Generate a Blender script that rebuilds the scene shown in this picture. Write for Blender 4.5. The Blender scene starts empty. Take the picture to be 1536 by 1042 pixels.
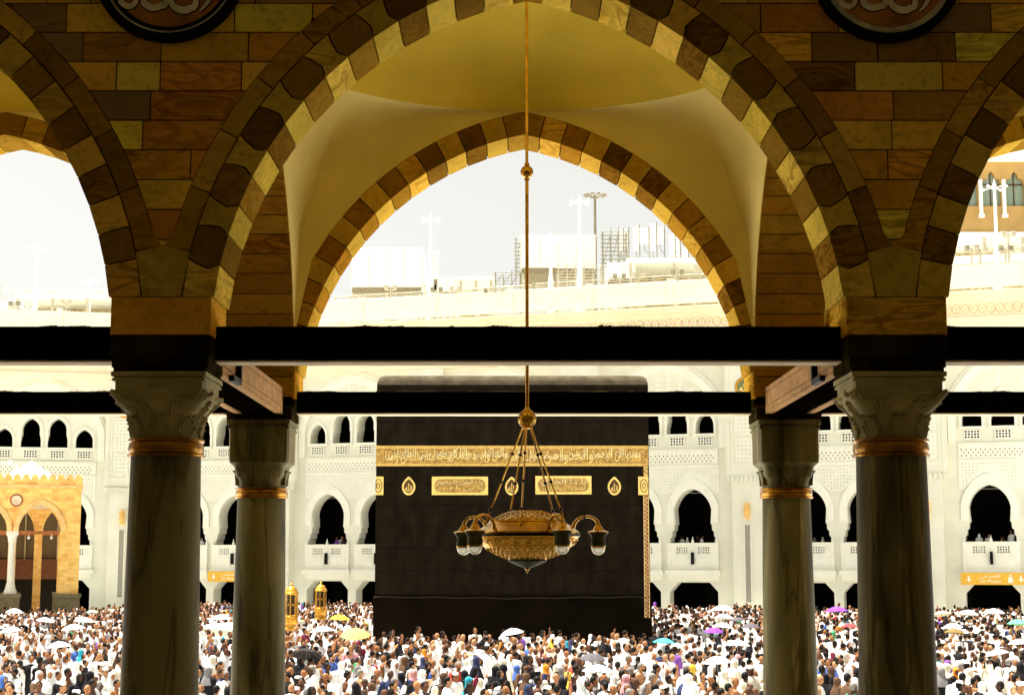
import bpy, bmesh, math, random
import numpy as np
from mathutils import Vector, Matrix
from mathutils.geometry import tessellate_polygon
random.seed(7); rng = np.random.default_rng(7)
PI = math.pi; R = math.radians
scn = bpy.context.scene; COL = scn.collection
CAMZ = 4.8; PITCH = R(7.64); F = 2415.0
cP, sP = math.cos(PITCH), math.sin(PITCH)

def at(px, py, Y):
    """world point at depth Y that the photograph shows at px,py (1536x1042)"""
    a = (521-py)/F
    Z = Y*(sP+a*cP)/(cP-a*sP); w = Y*cP+Z*sP
    return Vector(((px-768)*w/F, Y, Z+CAMZ))
def proj(x, y, z):
    Z = z-CAMZ; w = y*cP+Z*sP; v = -y*sP+Z*cP
    return 768+F*x/w, 521-F*v/w

# ------------------------------------------------------------------ materials
MATS = {}
def nodes(m):
    m.use_nodes = True; return m.node_tree.nodes, m.node_tree.links
def mat(name, col, rough=0.7, metal=0.0, var=0.12, scale=4.0, stretch=(1,1,1), bump=0.0, bscale=30.0, tint=False, spec=0.15, detail=4, dark=None, trans=0.0, emit=None):
    if name in MATS: return MATS[name]
    m = bpy.data.materials.new(name); N, L = nodes(m); b = N['Principled BSDF']
    b.inputs['Roughness'].default_value = rough; b.inputs['Metallic'].default_value = metal
    b.inputs['Specular IOR Level'].default_value = spec
    if trans: b.inputs['Transmission Weight'].default_value = trans
    if emit: b.inputs['Emission Color'].default_value = (*emit, 1); b.inputs['Emission Strength'].default_value = 1
    tc = N.new('ShaderNodeTexCoord'); mp = N.new('ShaderNodeMapping'); mp.inputs['Scale'].default_value = stretch
    L.new(tc.outputs['Object'], mp.inputs['Vector']); vec = mp.outputs['Vector']
    if tint:
        sd = N.new('ShaderNodeAttribute'); sd.attribute_name = 'seed'
        ad = N.new('ShaderNodeVectorMath'); ad.operation = 'ADD'
        sc = N.new('ShaderNodeVectorMath'); sc.operation = 'SCALE'; sc.inputs['Scale'].default_value = 37.0
        L.new(sd.outputs['Vector'], sc.inputs[0]); L.new(vec, ad.inputs[0]); L.new(sc.outputs[0], ad.inputs[1]); vec = ad.outputs[0]
    nz = N.new('ShaderNodeTexNoise'); nz.inputs['Scale'].default_value = scale; nz.inputs['Detail'].default_value = detail
    L.new(vec, nz.inputs['Vector'])
    rp = N.new('ShaderNodeValToRGB'); rp.color_ramp.elements[0].position = .3; rp.color_ramp.elements[1].position = .72
    lo = dark or tuple(c*(1-var*2) for c in col); hi = col if dark else tuple(min(1, c*(1+var)) for c in col)
    rp.color_ramp.elements[0].color = (*lo, 1); rp.color_ramp.elements[1].color = (*hi, 1)
    L.new(nz.outputs['Fac'], rp.inputs['Fac']); out = rp.outputs['Color']
    if tint:
        at_ = N.new('ShaderNodeAttribute'); at_.attribute_name = 'tint'
        mx = N.new('ShaderNodeMix'); mx.data_type = 'RGBA'; mx.blend_type = 'MULTIPLY'; mx.inputs['Factor'].default_value = 1
        L.new(out, mx.inputs['A']); L.new(at_.outputs['Color'], mx.inputs['B']); out = mx.outputs['Result']
    L.new(out, b.inputs['Base Color'])
    if bump:
        n2 = N.new('ShaderNodeTexNoise'); n2.inputs['Scale'].default_value = bscale; n2.inputs['Detail'].default_value = 6
        L.new(vec, n2.inputs['Vector'])
        bp = N.new('ShaderNodeBump'); bp.inputs['Strength'].default_value = bump; bp.inputs['Distance'].default_value = .02
        L.new(n2.outputs['Fac'], bp.inputs['Height']); L.new(bp.outputs['Normal'], b.inputs['Normal'])
    MATS[name] = m; return m

def stone_mat():
    """tinted sandstone: fine wavy bands, knots and pits; tint and seed are per stone"""
    m = bpy.data.materials.new('sandstone'); N, L = nodes(m); b = N['Principled BSDF']
    b.inputs['Roughness'].default_value = .75; b.inputs['Specular IOR Level'].default_value = 0
    tc = N.new('ShaderNodeTexCoord'); sd = N.new('ShaderNodeAttribute'); sd.attribute_name = 'seed'
    sc = N.new('ShaderNodeVectorMath'); sc.operation = 'SCALE'; sc.inputs['Scale'].default_value = 53.0
    ad = N.new('ShaderNodeVectorMath'); ad.operation = 'ADD'
    L.new(sd.outputs['Vector'], sc.inputs[0]); L.new(tc.outputs['Object'], ad.inputs[0]); L.new(sc.outputs[0], ad.inputs[1])
    mp = N.new('ShaderNodeMapping'); mp.inputs['Scale'].default_value = (1.3, 1.3, 5); L.new(ad.outputs[0], mp.inputs['Vector'])
    def noise(s, d, dist=0.0, v=mp.outputs['Vector']):
        n = N.new('ShaderNodeTexNoise'); n.inputs['Scale'].default_value = s; n.inputs['Detail'].default_value = d; n.inputs['Distortion'].default_value = dist
        L.new(v, n.inputs['Vector']); return n.outputs['Fac']
    def ramp(fac, stops):
        r = N.new('ShaderNodeValToRGB'); e = r.color_ramp.elements
        while len(e) < len(stops): e.new(.5)
        for k, (p, c) in enumerate(stops): e[k].position = p; e[k].color = (*c, 1)
        L.new(fac, r.inputs['Fac']); return r.outputs['Color']
    def mul(a, c, f=1.0):
        mx = N.new('ShaderNodeMix'); mx.data_type = 'RGBA'; mx.blend_type = 'MULTIPLY'; mx.inputs['Factor'].default_value = f
        L.new(a, mx.inputs['A']); L.new(c, mx.inputs['B']); return mx.outputs['Result']
    band = ramp(noise(1.5, 2.5, .7), [(.28, (.40,.30,.22)), (.42, (1.1,1.05,1)), (.49, (.55,.42,.30)), (.54, (1.2,1.12,1.0)), (.62,(.8,.7,.55)), (.75, (1.1,1,.85))])
    spots = ramp(noise(22, 7, .3, ad.outputs[0]), [(.3, (.5,.45,.4)), (.45, (1,1,1)), (.75, (1.25,1.2,1.1))])
    big = ramp(noise(1.6, 3, .6, ad.outputs[0]), [(.3, (.7,.62,.55)), (.7, (1.2,1.15,1.05))])
    at_ = N.new('ShaderNodeAttribute'); at_.attribute_name = 'tint'
    sx_ = N.new('ShaderNodeSeparateXYZ'); L.new(sd.outputs['Vector'], sx_.inputs[0])
    m1 = N.new('ShaderNodeMath'); m1.operation = 'MULTIPLY'; m1.inputs[1].default_value = 5.37; L.new(sx_.outputs['X'], m1.inputs[0])
    m2_ = N.new('ShaderNodeMath'); m2_.operation = 'FRACT'; L.new(m1.outputs[0], m2_.inputs[0])
    m3_ = N.new('ShaderNodeMath'); m3_.operation = 'POWER'; m3_.inputs[1].default_value = 2.0; L.new(m2_.outputs[0], m3_.inputs[0])
    mb_ = N.new('ShaderNodeMix'); mb_.data_type = 'RGBA'; mb_.blend_type = 'MULTIPLY'; L.new(m3_.outputs[0], mb_.inputs['Factor']); L.new(at_.outputs['Color'], mb_.inputs['A']); L.new(band, mb_.inputs['B'])
    c = mul(mul(mb_.outputs['Result'], spots, .5), big, .65)
    L.new(c, b.inputs['Base Color'])
    bp = N.new('ShaderNodeBump'); bp.inputs['Strength'].default_value = .35; bp.inputs['Distance'].default_value = .006
    L.new(noise(30, 6, 0, ad.outputs[0]), bp.inputs['Height']); L.new(bp.outputs['Normal'], b.inputs['Normal'])
    return m
M_STONE = stone_mat()
M_MORTAR = mat('dark_joint_mortar', (.02,.014,.006), .95, spec=0)
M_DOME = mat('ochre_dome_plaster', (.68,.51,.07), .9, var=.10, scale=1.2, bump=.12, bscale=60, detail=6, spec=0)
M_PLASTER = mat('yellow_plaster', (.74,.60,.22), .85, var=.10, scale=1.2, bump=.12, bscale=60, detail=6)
M_IMPOST = mat('dark_impost_stone', (.04,.03,.010), .8, spec=0, var=.3, scale=6)
def column_marble():
    m = bpy.data.materials.new('veined_column_marble'); N, L = nodes(m); b = N['Principled BSDF']; b.inputs['Roughness'].default_value = .45; b.inputs['Specular IOR Level'].default_value = .06
    tc = N.new('ShaderNodeTexCoord'); oi = N.new('ShaderNodeObjectInfo'); ad = N.new('ShaderNodeVectorMath'); ad.operation = 'ADD'; cb_ = N.new('ShaderNodeCombineXYZ')
    mm = N.new('ShaderNodeMath'); mm.operation = 'MULTIPLY'; mm.inputs[1].default_value = 40; L.new(oi.outputs['Random'], mm.inputs[0]); L.new(mm.outputs[0], cb_.inputs['X']); L.new(mm.outputs[0], cb_.inputs['Z'])
    L.new(tc.outputs['Object'], ad.inputs[0]); L.new(cb_.outputs[0], ad.inputs[1])
    def nz(scale, sc, det, dist, lo, hi, c0, c1):
        mp = N.new('ShaderNodeMapping'); mp.inputs['Scale'].default_value = sc; L.new(ad.outputs[0], mp.inputs['Vector'])
        n = N.new('ShaderNodeTexNoise'); n.inputs['Scale'].default_value = scale; n.inputs['Detail'].default_value = det; n.inputs['Distortion'].default_value = dist; L.new(mp.outputs[0], n.inputs['Vector'])
        r = N.new('ShaderNodeValToRGB'); e = r.color_ramp.elements; e[0].position = lo; e[1].position = hi; e[0].color = (*c0, 1); e[1].color = (*c1, 1); L.new(n.outputs['Fac'], r.inputs['Fac']); return r
    base = nz(1.5, (2.6, 2.6, .42), 5, .35, .34, .68, (.075,.067,.030), (.28,.245,.12))
    v = nz(1.7, (2.6, 2.6, .34), 9, .45, .46, .5, (1, 1, 1), (.42, .38, .30)); e = v.color_ramp.elements.new(.54); e.color = (1, 1, 1, 1)
    w = nz(2.4, (2.8, 2.8, .16), 8, .3, .57, .6, (1, 1, 1), (1.9, 1.8, 1.6)); e = w.color_ramp.elements.new(.63); e.color = (1, 1, 1, 1)
    def mul(a_, b_):
        mx = N.new('ShaderNodeMix'); mx.data_type = 'RGBA'; mx.blend_type = 'MULTIPLY'; mx.inputs['Factor'].default_value = .8; L.new(a_, mx.inputs['A']); L.new(b_, mx.inputs['B']); return mx.outputs['Result']
    L.new(mul(mul(base.outputs[0], v.outputs[0]), w.outputs[0]), b.inputs['Base Color']); return m
M_MARBLE_C = column_marble()
M_CAP = mat('carved_capital_marble', (.43,.38,.19), .7, var=.12, scale=5, bump=.15, bscale=50)
M_COLLAR = mat('aged_gilt_collar', (.46,.22,.035), .26, .95, var=.3, scale=6, bump=.15, bscale=30)
M_GOLD = mat('gilt_metal', (.92,.52,.08), .28, .95, var=.15, scale=9, bump=.1, bscale=40)
M_BRASS = mat('polished_brass', (.80,.47,.09), .24, 1.0, var=.18, scale=10, bump=.05, bscale=50)
M_BRASS_D = mat('dark_bronze_bead', (.03,.02,.01), .4, .6)
M_BEAM = mat('black_beam_surface', (.003,.002,.0015), .9, spec=0, var=.3, scale=5)  # near-black colour for beam casings and cores
M_BOARD = mat('pale_pink_beam_board', (.50,.29,.13), .7, spec=.05, var=.15, scale=2, stretch=(1,6,6), bump=.1, bscale=20)
M_EDGE = mat('cream_lit_under_board', (.85,.74,.58), .7, spec=.1)  # pale board; bounce-lit brightness of the underside put into its colour
M_DUST = mat('dusty_mortar_rubble', (.16,.11,.04), .95, var=.4, scale=18)
M_BLACK = mat('black_paint', (.004,.004,.004), .6)
M_FLOOR = mat('gallery_floor_marble', (.66,.62,.50), .3, var=.1, scale=1.5)
M_CEIL = mat('gallery_plaster', (.64,.55,.34), .9, var=.08, scale=1)
M_WHITE = mat('white_cream_stone', (.72,.72,.60), .75, var=.035, scale=.8, bump=.06, bscale=8)
M_WHITE2 = mat('carved_white_stone', (.79,.79,.68), .75, var=.03, scale=1.5)
M_CREAM = mat('warm_cream_cornice', (.86,.76,.55), .8, var=.05, scale=.5)
M_DARKIN = mat('dark_interior_shade', (.012,.010,.006), .9)  # interior shade put into the colour so the openings read black
M_GLASSD = mat('dark_window_glass', (.02,.022,.018), .25)
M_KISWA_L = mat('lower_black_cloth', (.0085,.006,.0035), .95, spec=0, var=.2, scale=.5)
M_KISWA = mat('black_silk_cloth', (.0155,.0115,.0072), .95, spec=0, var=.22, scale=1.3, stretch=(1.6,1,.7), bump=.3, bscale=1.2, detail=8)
M_KISWA_T = mat('sunlit_black_cloth_top', (.11,.09,.06), .95, spec=0, var=.2, scale=2)  # sunlit top of the black cloth, its lightness put into the colour
M_GTHREAD = mat('gold_thread', (1.0,.76,.24), .5, .2, var=.25, scale=5, dark=(.88,.58,.18))
M_GGROUND = mat('gold_embroidery_ground', (.66,.42,.11), .7, .1, var=.3, scale=6, dark=(.26,.14,.04), detail=8, spec=.1)
M_GDARK = mat('bronze_thread', (.12,.06,.02), .6, .2, var=.3, scale=8)
M_MATAF = mat('white_marble_paving', (.80,.79,.74), .35, var=.06, scale=.7)
M_GROUND = mat('pale_ground', (.55,.5,.4), .9)
M_ORANGE = None

# ------------------------------------------------------------------ mesh builder
class MB:
    def __init__(s): s.v = []; s.f = []; s.t = []; s.sd = []; s.m = []
    def add(s, vs, fs, tint=(1,1,1), seed=0.0, m=0):
        o = len(s.v); s.v.extend([tuple(p) for p in vs])
        for f in fs: s.f.append(tuple(i+o for i in f)); s.t.append(tint); s.sd.append(seed); s.m.append(m)
    def box(s, x0, x1, y0, y1, z0, z1, **k):
        v = [(x, y, z) for z in (z0, z1) for y in (y0, y1) for x in (x0, x1)]
        s.add(v, [(0,2,3,1), (4,5,7,6), (0,1,5,4), (2,6,7,3), (0,4,6,2), (1,3,7,5)], **k)
    def prism(s, loops, fn, d0, d1, back=True, **k):
        flat = [p for l in loops for p in l]
        if len(loops) == 1 and len(loops[0]) <= 4: tris = [tuple(range(len(flat)))]
        else: tris = [tuple(t) for t in tessellate_polygon([[Vector((p[0], p[1], 0)) for p in l] for l in loops])]
        n = len(flat); vs = [fn(p[0], p[1], d0) for p in flat]+[fn(p[0], p[1], d1) for p in flat]
        fs = list(tris)+([tuple(i+n for i in reversed(t)) for t in tris] if back else [])
        o = 0
        for l in loops:
            m = len(l)
            for i in range(m): a, b = o+i, o+(i+1) % m; fs.append((a, a+n, b+n, b))
            o += m
        s.add(vs, fs, **k)
    def lathe(s, prof, c=(0,0,0), n=16, sx=1.0, sy=1.0, rot=0.0, cap=True, **k):
        vs = []; fs = []
        for r, z in prof:
            for i in range(n):
                a = 2*PI*i/n+rot; vs.append((c[0]+r*sx*math.cos(a), c[1]+r*sy*math.sin(a), c[2]+z))
        for j in range(len(prof)-1):
            for i in range(n): a = j*n+i; b = j*n+(i+1) % n; fs.append((a, b, b+n, a+n))
        if cap: fs.append(tuple(reversed(range(n)))); fs.append(tuple((len(prof)-1)*n+i for i in range(n)))
        s.add(vs, fs, **k)
    def tube(s, pts, rad, n=8, **k):
        pts = [Vector(p) for p in pts]; rs = rad if isinstance(rad, (list, tuple)) else [rad]*len(pts)
        vs = []; fs = []; up = Vector((0, 0, 1))
        for j, p in enumerate(pts):
            d = (pts[min(j+1, len(pts)-1)]-pts[max(j-1, 0)]).normalized()
            if abs(d.dot(up)) > .98: up = Vector((1, 0, 0)) if abs(d.z) > .9 else Vector((0, 0, 1))
            a = d.cross(up).normalized(); b = d.cross(a)
            for i in range(n):
                t = 2*PI*i/n; vs.append(p+(a*math.cos(t)+b*math.sin(t))*rs[j])
        for j in range(len(pts)-1):
            for i in range(n): q = j*n+i; w = j*n+(i+1) % n; fs.append((q, w, w+n, q+n))
        fs.append(tuple(reversed(range(n)))); fs.append(tuple((len(pts)-1)*n+i for i in range(n)))
        s.add(vs, fs, **k)
    def ell(s, c, r, n=12, m=8, **k):
        prof = [(max(math.cos(t), 1e-3), math.sin(t)*r[2]) for t in [(-.5+j/m)*PI for j in range(m+1)]]
        s.lathe(prof, c, n, r[0], r[1], cap=True, **k)
    def build(s, name, mats, parent=None, smooth=None, origin=None, bevel=0):
        me = bpy.data.meshes.new(name)
        v = np.array(s.v, dtype=np.float64)
        if origin is None and parent is not None and parent.get('_abs'): origin = W[parent.name]
        if origin is not None: v = v-np.array(origin)
        me.from_pydata(v.tolist(), [], s.f)
        if not isinstance(mats, (list, tuple)): mats = [mats]
        for m in mats: me.materials.append(m)
        if any(s.m): me.polygons.foreach_set('material_index', s.m)
        if any(t != (1,1,1) for t in s.t) or any(s.sd):
            a = me.attributes.new('tint', 'FLOAT_COLOR', 'FACE')
            a.data.foreach_set('color', [c for t in s.t for c in (*t, 1)])
            a = me.attributes.new('seed', 'FLOAT_VECTOR', 'FACE')
            a.data.foreach_set('vector', [c for q in s.sd for c in (q, q*.73, q*1.31)])
        if smooth is not None:
            me.polygons.foreach_set('use_smooth', [True]*len(me.polygons)); me.set_sharp_from_angle(angle=R(smooth))
        me.update()
        o = bpy.data.objects.new(name, me); COL.objects.link(o)
        if parent is not None:
            o.parent = parent
            if parent.get('_abs'): W[o.name] = W[parent.name]; o['_abs'] = 1
        return o
W = {}
def tag(o, label=None, cat=None, group=None, kind=None):
    if label: o['label'] = label
    if cat: o['category'] = cat
    if group: o['group'] = group
    if kind: o['kind'] = kind
    return o
def thing(name, loc, label, cat, group=None, rz=0, absolute=False):
    o = bpy.data.objects.new(name, None); COL.objects.link(o); o.location = loc; o.rotation_euler = (0, 0, rz)
    o.empty_display_size = .2
    tag(o, label, cat, group, 'thing')
    if absolute: W[o.name] = tuple(loc); o['_abs'] = 1
    return o
def copy_tree(o, parent=None):
    c = o.copy(); COL.objects.link(c)
    if parent: c.parent = parent
    for ch in list(o.children): copy_tree(ch, c)
    return c
XZ = lambda a, b, d: (a, d, b)

# ------------------------------------------------------------------ Arabic lettering
FORMS = {}
for ch, c in zip('بتثجحخسشصضطظعغفقكلمنهي', (0xFE8F,0xFE95,0xFE99,0xFE9D,0xFEA1,0xFEA5,0xFEB1,0xFEB5,0xFEB9,0xFEBD,0xFEC1,0xFEC5,0xFEC9,0xFECD,0xFED1,0xFED5,0xFED9,0xFEDD,0xFEE1,0xFEE5,0xFEE9,0xFEF1)):
    FORMS[ch] = (c, 4)
for ch, c in zip('اأإدذرزوىة', (0xFE8D,0xFE83,0xFE87,0xFEA9,0xFEAB,0xFEAD,0xFEAF,0xFEED,0xFEEF,0xFE93)): FORMS[ch] = (c, 2)
def shape_arabic(s):
    out = []; i = 0; prev = False
    while i < len(s):
        ch = s[i]
        if ch == 'ل' and i+1 < len(s) and s[i+1] in 'اأإ':
            out.append(chr({'ا': 0xFEFB, 'أ': 0xFEF7, 'إ': 0xFEF9}[s[i+1]]+(1 if prev else 0))); prev = False; i += 2; continue
        if ch not in FORMS: out.append(ch); prev = False; i += 1; continue
        c, n = FORMS[ch]; nx = i+1 < len(s) and s[i+1] in FORMS
        if n == 4:
            k = (3 if nx else 1) if prev else (2 if nx else 0); prev = nx
        else: k = 1 if prev else 0; prev = False
        out.append(chr(c+k)); i += 1
    return ''.join(reversed(out))
def text_into(mb, body, x0, x1, z0, z1, fn, d0, d1, m=0, offset=0.0, keep=False):
    cu = bpy.data.curves.new('tmp', 'FONT'); cu.body = body; cu.offset = offset; cu.resolution_u = 3
    o = bpy.data.objects.new('tmp', cu); COL.objects.link(o); bpy.context.view_layer.update()
    me = o.to_mesh(); vs = [v.co.copy() for v in me.vertices]; fs = [tuple(p.vertices) for p in me.polygons]
    o.to_mesh_clear(); bpy.data.objects.remove(o); bpy.data.curves.remove(cu)
    if not vs: return
    ax, bx = min(v.x for v in vs), max(v.x for v in vs); az, bz = min(v.y for v in vs), max(v.y for v in vs)
    sx = (x1-x0)/(bx-ax); sz = (z1-z0)/(bz-az)
    if keep:
        s_ = min(sx, sz); mx = (x0+x1)/2; x0 = mx-s_*(bx-ax)/2; sx = sz = s_
    P = [(x0+(v.x-ax)*sx, z0+(v.y-az)*sz) for v in vs]; n = len(P)
    ed = {}
    for f in fs:
        for i in range(len(f)): ed[(f[i], f[(i+1) % len(f)])] = 1
    side = [(a, a+n, b+n, b) for (a, b) in ed if (b, a) not in ed]
    mb.add([fn(p[0], p[1], d0) for p in P]+[fn(p[0], p[1], d1) for p in P], fs+side, m=m)

# ------------------------------------------------------------------ profiles
def pointed(hw, zs, za, n=12):
    """right half of a pointed arch from (hw,zs) up to (0,za)"""
    h = za-zs; c = max((h*h-hw*hw)/(2*hw), 0.0); r = hw+c
    a1 = math.atan2(h, c)
    return [(-c+r*math.cos(a1*i/n), zs+r*math.sin(a1*i/n)) for i in range(n+1)]
def keel(hw, zs, za, n=12):
    return [(hw*(.74*math.cos(u*PI/2)+.26*(1-u)), zs+(za-zs)*(.74*math.sin(u*PI/2)+.26*u)) for u in [i/n for i in range(n+1)]]
def arch_loop(xc, hw, zb, zs, za, n=10, cusps=None):
    P = (pointed if za-zs > hw*1.3 else keel)(hw, zs, za, n); side = cusps or [(hw, zb)]
    right = [(xc+x, z) for x, z in side+P if not (x == side[-1][0] and z == side[-1][1] and False)]
    left = [(xc-(x), z) for x, z in reversed(side+P[:-1])]
    out = []
    for p in right+left:
        if not out or (abs(p[0]-out[-1][0])+abs(p[1]-out[-1][1])) > 1e-4: out.append(p)
    return out
def rect(x0, x1, z0, z1): return [(x0, z0), (x1, z0), (x1, z1), (x0, z1)]

# ================================================================== THE GALLERY
CX = .105; S = 4.61; HS = 1.992; FL = 3.2
AC, AZ, AR = .4664, 1.36+CAMZ, 2.46            # arch circle: centre offset, centre height, radius
YF0, YF1 = 9.97, 10.51; YB0, YB1 = 13.93, 14.46; WTOP = 5.3+CAMZ
def arch_x(z, off=0.0, r=AR, c=AC):
    d = z-AZ
    return -c+math.sqrt(max((r+off)**2-d*d, 0)) if d > 0 else r-c+off
def arch_pt(phi, off=0.0, r=AR, c=AC): return (-c+(r+off)*math.cos(phi), AZ+(r+off)*math.sin(phi))
def phi_top(off, r=AR, c=AC): return math.acos(c/(r+off))
LIGHTS = [(.74,.57,.10), (.80,.62,.12), (.68,.52,.085), (.84,.58,.11)]
LIGHTS_B = [(.50,.33,.05), (.55,.35,.055), (.44,.29,.045)]
DARKS_B = [(.26,.14,.015), (.17,.09,.012), (.33,.17,.018)]
DARKS = [(.27,.165,.025), (.22,.13,.02), (.31,.185,.025), (.35,.21,.03)]
COURSE = [(.80,.52,.075), (.62,.33,.045), (.90,.64,.10), (.42,.24,.05), (.82,.66,.13), (.27,.19,.085), (.72,.42,.055), (.95,.70,.11), (.78,.54,.075), (.55,.27,.045), (.30,.18,.04)]
def jit(t, a=.12):
    k = 1+random.uniform(-a, a); return tuple(c*k for c in t)
SEED = [0]
def sd(): SEED[0] += 1; return (SEED[0]*.6180339) % 7.0+.01

def ring_stones(mb, axis_fn, d0, d1, r, c, simple, phi0, n, key_hw=.105, ring=.205, gap=.005, pal=None, zbase=None):
    """voussoirs of one pointed arch, both halves plus the key; axis_fn(a,z,d)->xyz"""
    pe = phi_top(0, r, c); ke = key_hw/(r+ring/2)
    tops = pe-ke
    for sgn in (1, -1):
        for i in range(n):
            a0 = phi0+(tops-phi0)*i/n; a1 = phi0+(tops-phi0)*(i+1)/n
            light = (i % 2 == 0); tint = jit(random.choice((LIGHTS if light else DARKS) if pal is None else pal[0 if light else 1]))
            g = gap/r
            jog = 0 if simple else .034/r
            j0 = jog if light else -jog         # light stones are waisted, dark ones bulge
            if i == 0: jb = 0
            else: jb = j0
            P = [(0, a0+g), (.07, a0+g+jb), (.15, a0+g+jb*.55), (ring-gap, a0+g)] if jb else [(0, a0+g), (ring-gap, a0+g)]
            Q = [(ring-gap, a1-g), (.15, a1-g-j0*.55), (.07, a1-g-j0), (0, a1-g)] if j0 else [(ring-gap, a1-g), (0, a1-g)]
            def AP(off, a, i=i, a0=a0, g=g):
                x_, z_ = arch_pt(a, off, r, c)
                if zbase is not None and i == 0 and abs(a-a0-g) < 1e-7: z_ = zbase
                return x_, z_
            front = [AP(off, a) for off, a in P+Q]
            front = [(sgn*x, z) for x, z in front]
            s_ = sd()
            mb.prism([front], axis_fn, d0, d0+.03, tint=tint, seed=s_, back=False)
            straight = [AP(off, a) for off, a in ((0, a0+g), (.03, a0+g), (.03, a1-g), (0, a1-g))]
            straight = [(sgn*x, z) for x, z in straight]
            mb.prism([straight], axis_fn, d0+.031, d1-.031, back=False, tint=tint, seed=s_)
            mb.prism([[(sgn*x, z) for x, z in [AP(off, a) for off, a in ((0, a0+g), (ring-gap, a0+g), (ring-gap, a1-g), (0, a1-g))]]], axis_fn, d1-.03, d1, tint=tint, seed=s_)
    # key stone
    zt = lambda off: AZ+math.sqrt((r+off)**2-c*c)
    a = tops+gap/r; x0, z0 = arch_pt(a, 0, r, c); x1, z1 = arch_pt(a, ring-gap, r, c)
    key = [(-x0, z0), (0, zt(0)), (x0, z0), (x1, z1), (0, zt(ring-gap)), (-x1, z1)]
    mb.prism([key], axis_fn, d0, d1, tint=jit(DARKS[2]), seed=sd())

def arcade(name, y0, y1, label, deco):
    th = thing(name, (CX, y0, FL), label, 'arcade', absolute=True)
    core = MB(); hole_r = AR+.012
    bays = range(-2, 3)
    # mortar core, recessed 12 mm behind the stones
    path = [(CX-2.5*S, WTOP)]
    zb = 1.42+CAMZ
    path.append((CX-2.5*S, zb))
    for b in bays:
        xc = CX+b*S
        path.append((xc-(HS+.025), zb))
        P = [arch_pt(phi_top(.025)*i/26, .025) for i in range(27)]
        path += [(xc-x, z) for x, z in P]+[(xc+x, z) for x, z in reversed(P[:-1])]
        path.append((xc+HS+.025, zb))
    path += [(CX+2.5*S, zb), (CX+2.5*S, WTOP)]
    core.prism([path], XZ, y0+.012, y1-.012)
    core.build('wall_core', M_MORTAR, th)
    zp = AZ+.30; ring = .205
    phi0 = math.asin(.304/AR)
    for b in bays:
        xc = CX+b*S; fn = (lambda a, z, d, xc=xc: (xc+a, d, z))
        mb = MB(); ring_stones(mb, fn, y0, y1, AR, AC, not (deco and b == 0), phi0, 15, key_hw=.105 if deco else .15, zbase=zp-.0005, pal=None if deco else (LIGHTS_B, DARKS_B))
        mb.build('archivolt', M_STONE, th, bevel=0)
        if deco:
            mb = MB(); r1, r2 = ring+.0035, ring+.13
            p0 = math.asin((1.95-1.36)/(AR+ring)); n = 8
            for sgn in (1, -1):
                for i in range(n):
                    e = phi_top(ring+.06)
                    a0 = p0+(e-p0)*i/n+.0016; a1 = p0+(e-p0)*(i+1)/n-.0016
                    pts = [arch_pt(a0+(a1-a0)*k/4, r1) for k in range(5)]+[arch_pt(a1-(a1-a0)*k/4, r2-.0035) for k in range(5)]
                    pts = [(min(x, S/2-.004) if x < S/2-.062 or q < 5 or z > 2.25+CAMZ else S/2-.004, z) for q, (x, z) in enumerate(pts)]
                    pts = [(sgn*max(x, .002), z) for x, z in pts]
                    mb.prism([pts], fn, y0, y0+.03, back=False, tint=jit(random.choice([(.42,.26,.035), (.66,.45,.07), (.32,.19,.028), (.50,.29,.04)])), seed=sd())
            mb.build('outer_band', M_STONE, th)
    for k in range(-3, 3):           # pier blocks
        xp = CX+(k+.5)*S; hwp = S/2-HS; mb = MB()
        mb.box(xp-hwp, xp+hwp, y0, y1, 1.42+CAMZ, zp-.006, tint=jit((.72,.40,.055) if k % 2 else (.72,.48,.07)), seed=sd())
        if deco:
            mb.prism([[(xp-(S/2-arch_x(zp)-ring-.004), zp), (xp+(S/2-arch_x(zp)-ring-.004), zp), (xp+(S/2-arch_x(1.93+CAMZ)-ring-.004), 1.945+CAMZ), (xp, 1.985+CAMZ), (xp-(S/2-arch_x(1.93+CAMZ)-ring-.004), 1.943+CAMZ)]], XZ, y0, y0+.03, tint=jit((.60,.46,.08)), seed=sd())
            # spandrel courses
            base = 2.218+CAMZ-.193; z0 = base-.0
            for ci in range(-1, 14):
                za, zc = base+ci*.193+.0048, base+(ci+1)*.193-.0048
                def lim(z): return S/2-arch_x(z, ring+.13)-.003 if z < AZ+math.sqrt((AR+.335)**2-AC*AC)-.01 else S/2
                if lim(zc) < .012: continue
                w = lim(zc); x = -w; cuts = []
                joint = -lim(zc)+random.uniform(.2, .55)
                cuts = [-9]
                while joint < w-.1: cuts.append(joint); joint += random.choice((.28,.42,.5,.52,.56))
                cuts.append(9)
                for q in range(len(cuts)-1):
                    A, B = cuts[q]+.0045, cuts[q+1]-.0045
                    L_, R_ = [], []
                    for t in range(7):
                        z = za+(zc-za)*t/6; l = max(A, -lim(z)); r_ = min(B, lim(z))
                        if r_-l > .004: L_.append((xp+l, z)); R_.append((xp+r_, z))
                    if len(L_) < 2: continue
                    mb.prism([R_+L_[::-1]], XZ, y0+random.uniform(0,.003), y0+.03, back=False, tint=tuple(min(c*1.18, .98) for c in jit(random.choice(COURSE), .22)), seed=sd())
        mb.build('pier_stonework', M_STONE, th)
    return th
front_arcade = arcade('front_arcade_wall', YF0, YF1, 'front stone arcade wall with brown sandstone courses and two round plaques', True)
back_arcade = arcade('rear_arcade_wall', YB0, YB1, 'rear pointed stone arcade wall opening onto the crowded white courtyard', False)

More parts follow.
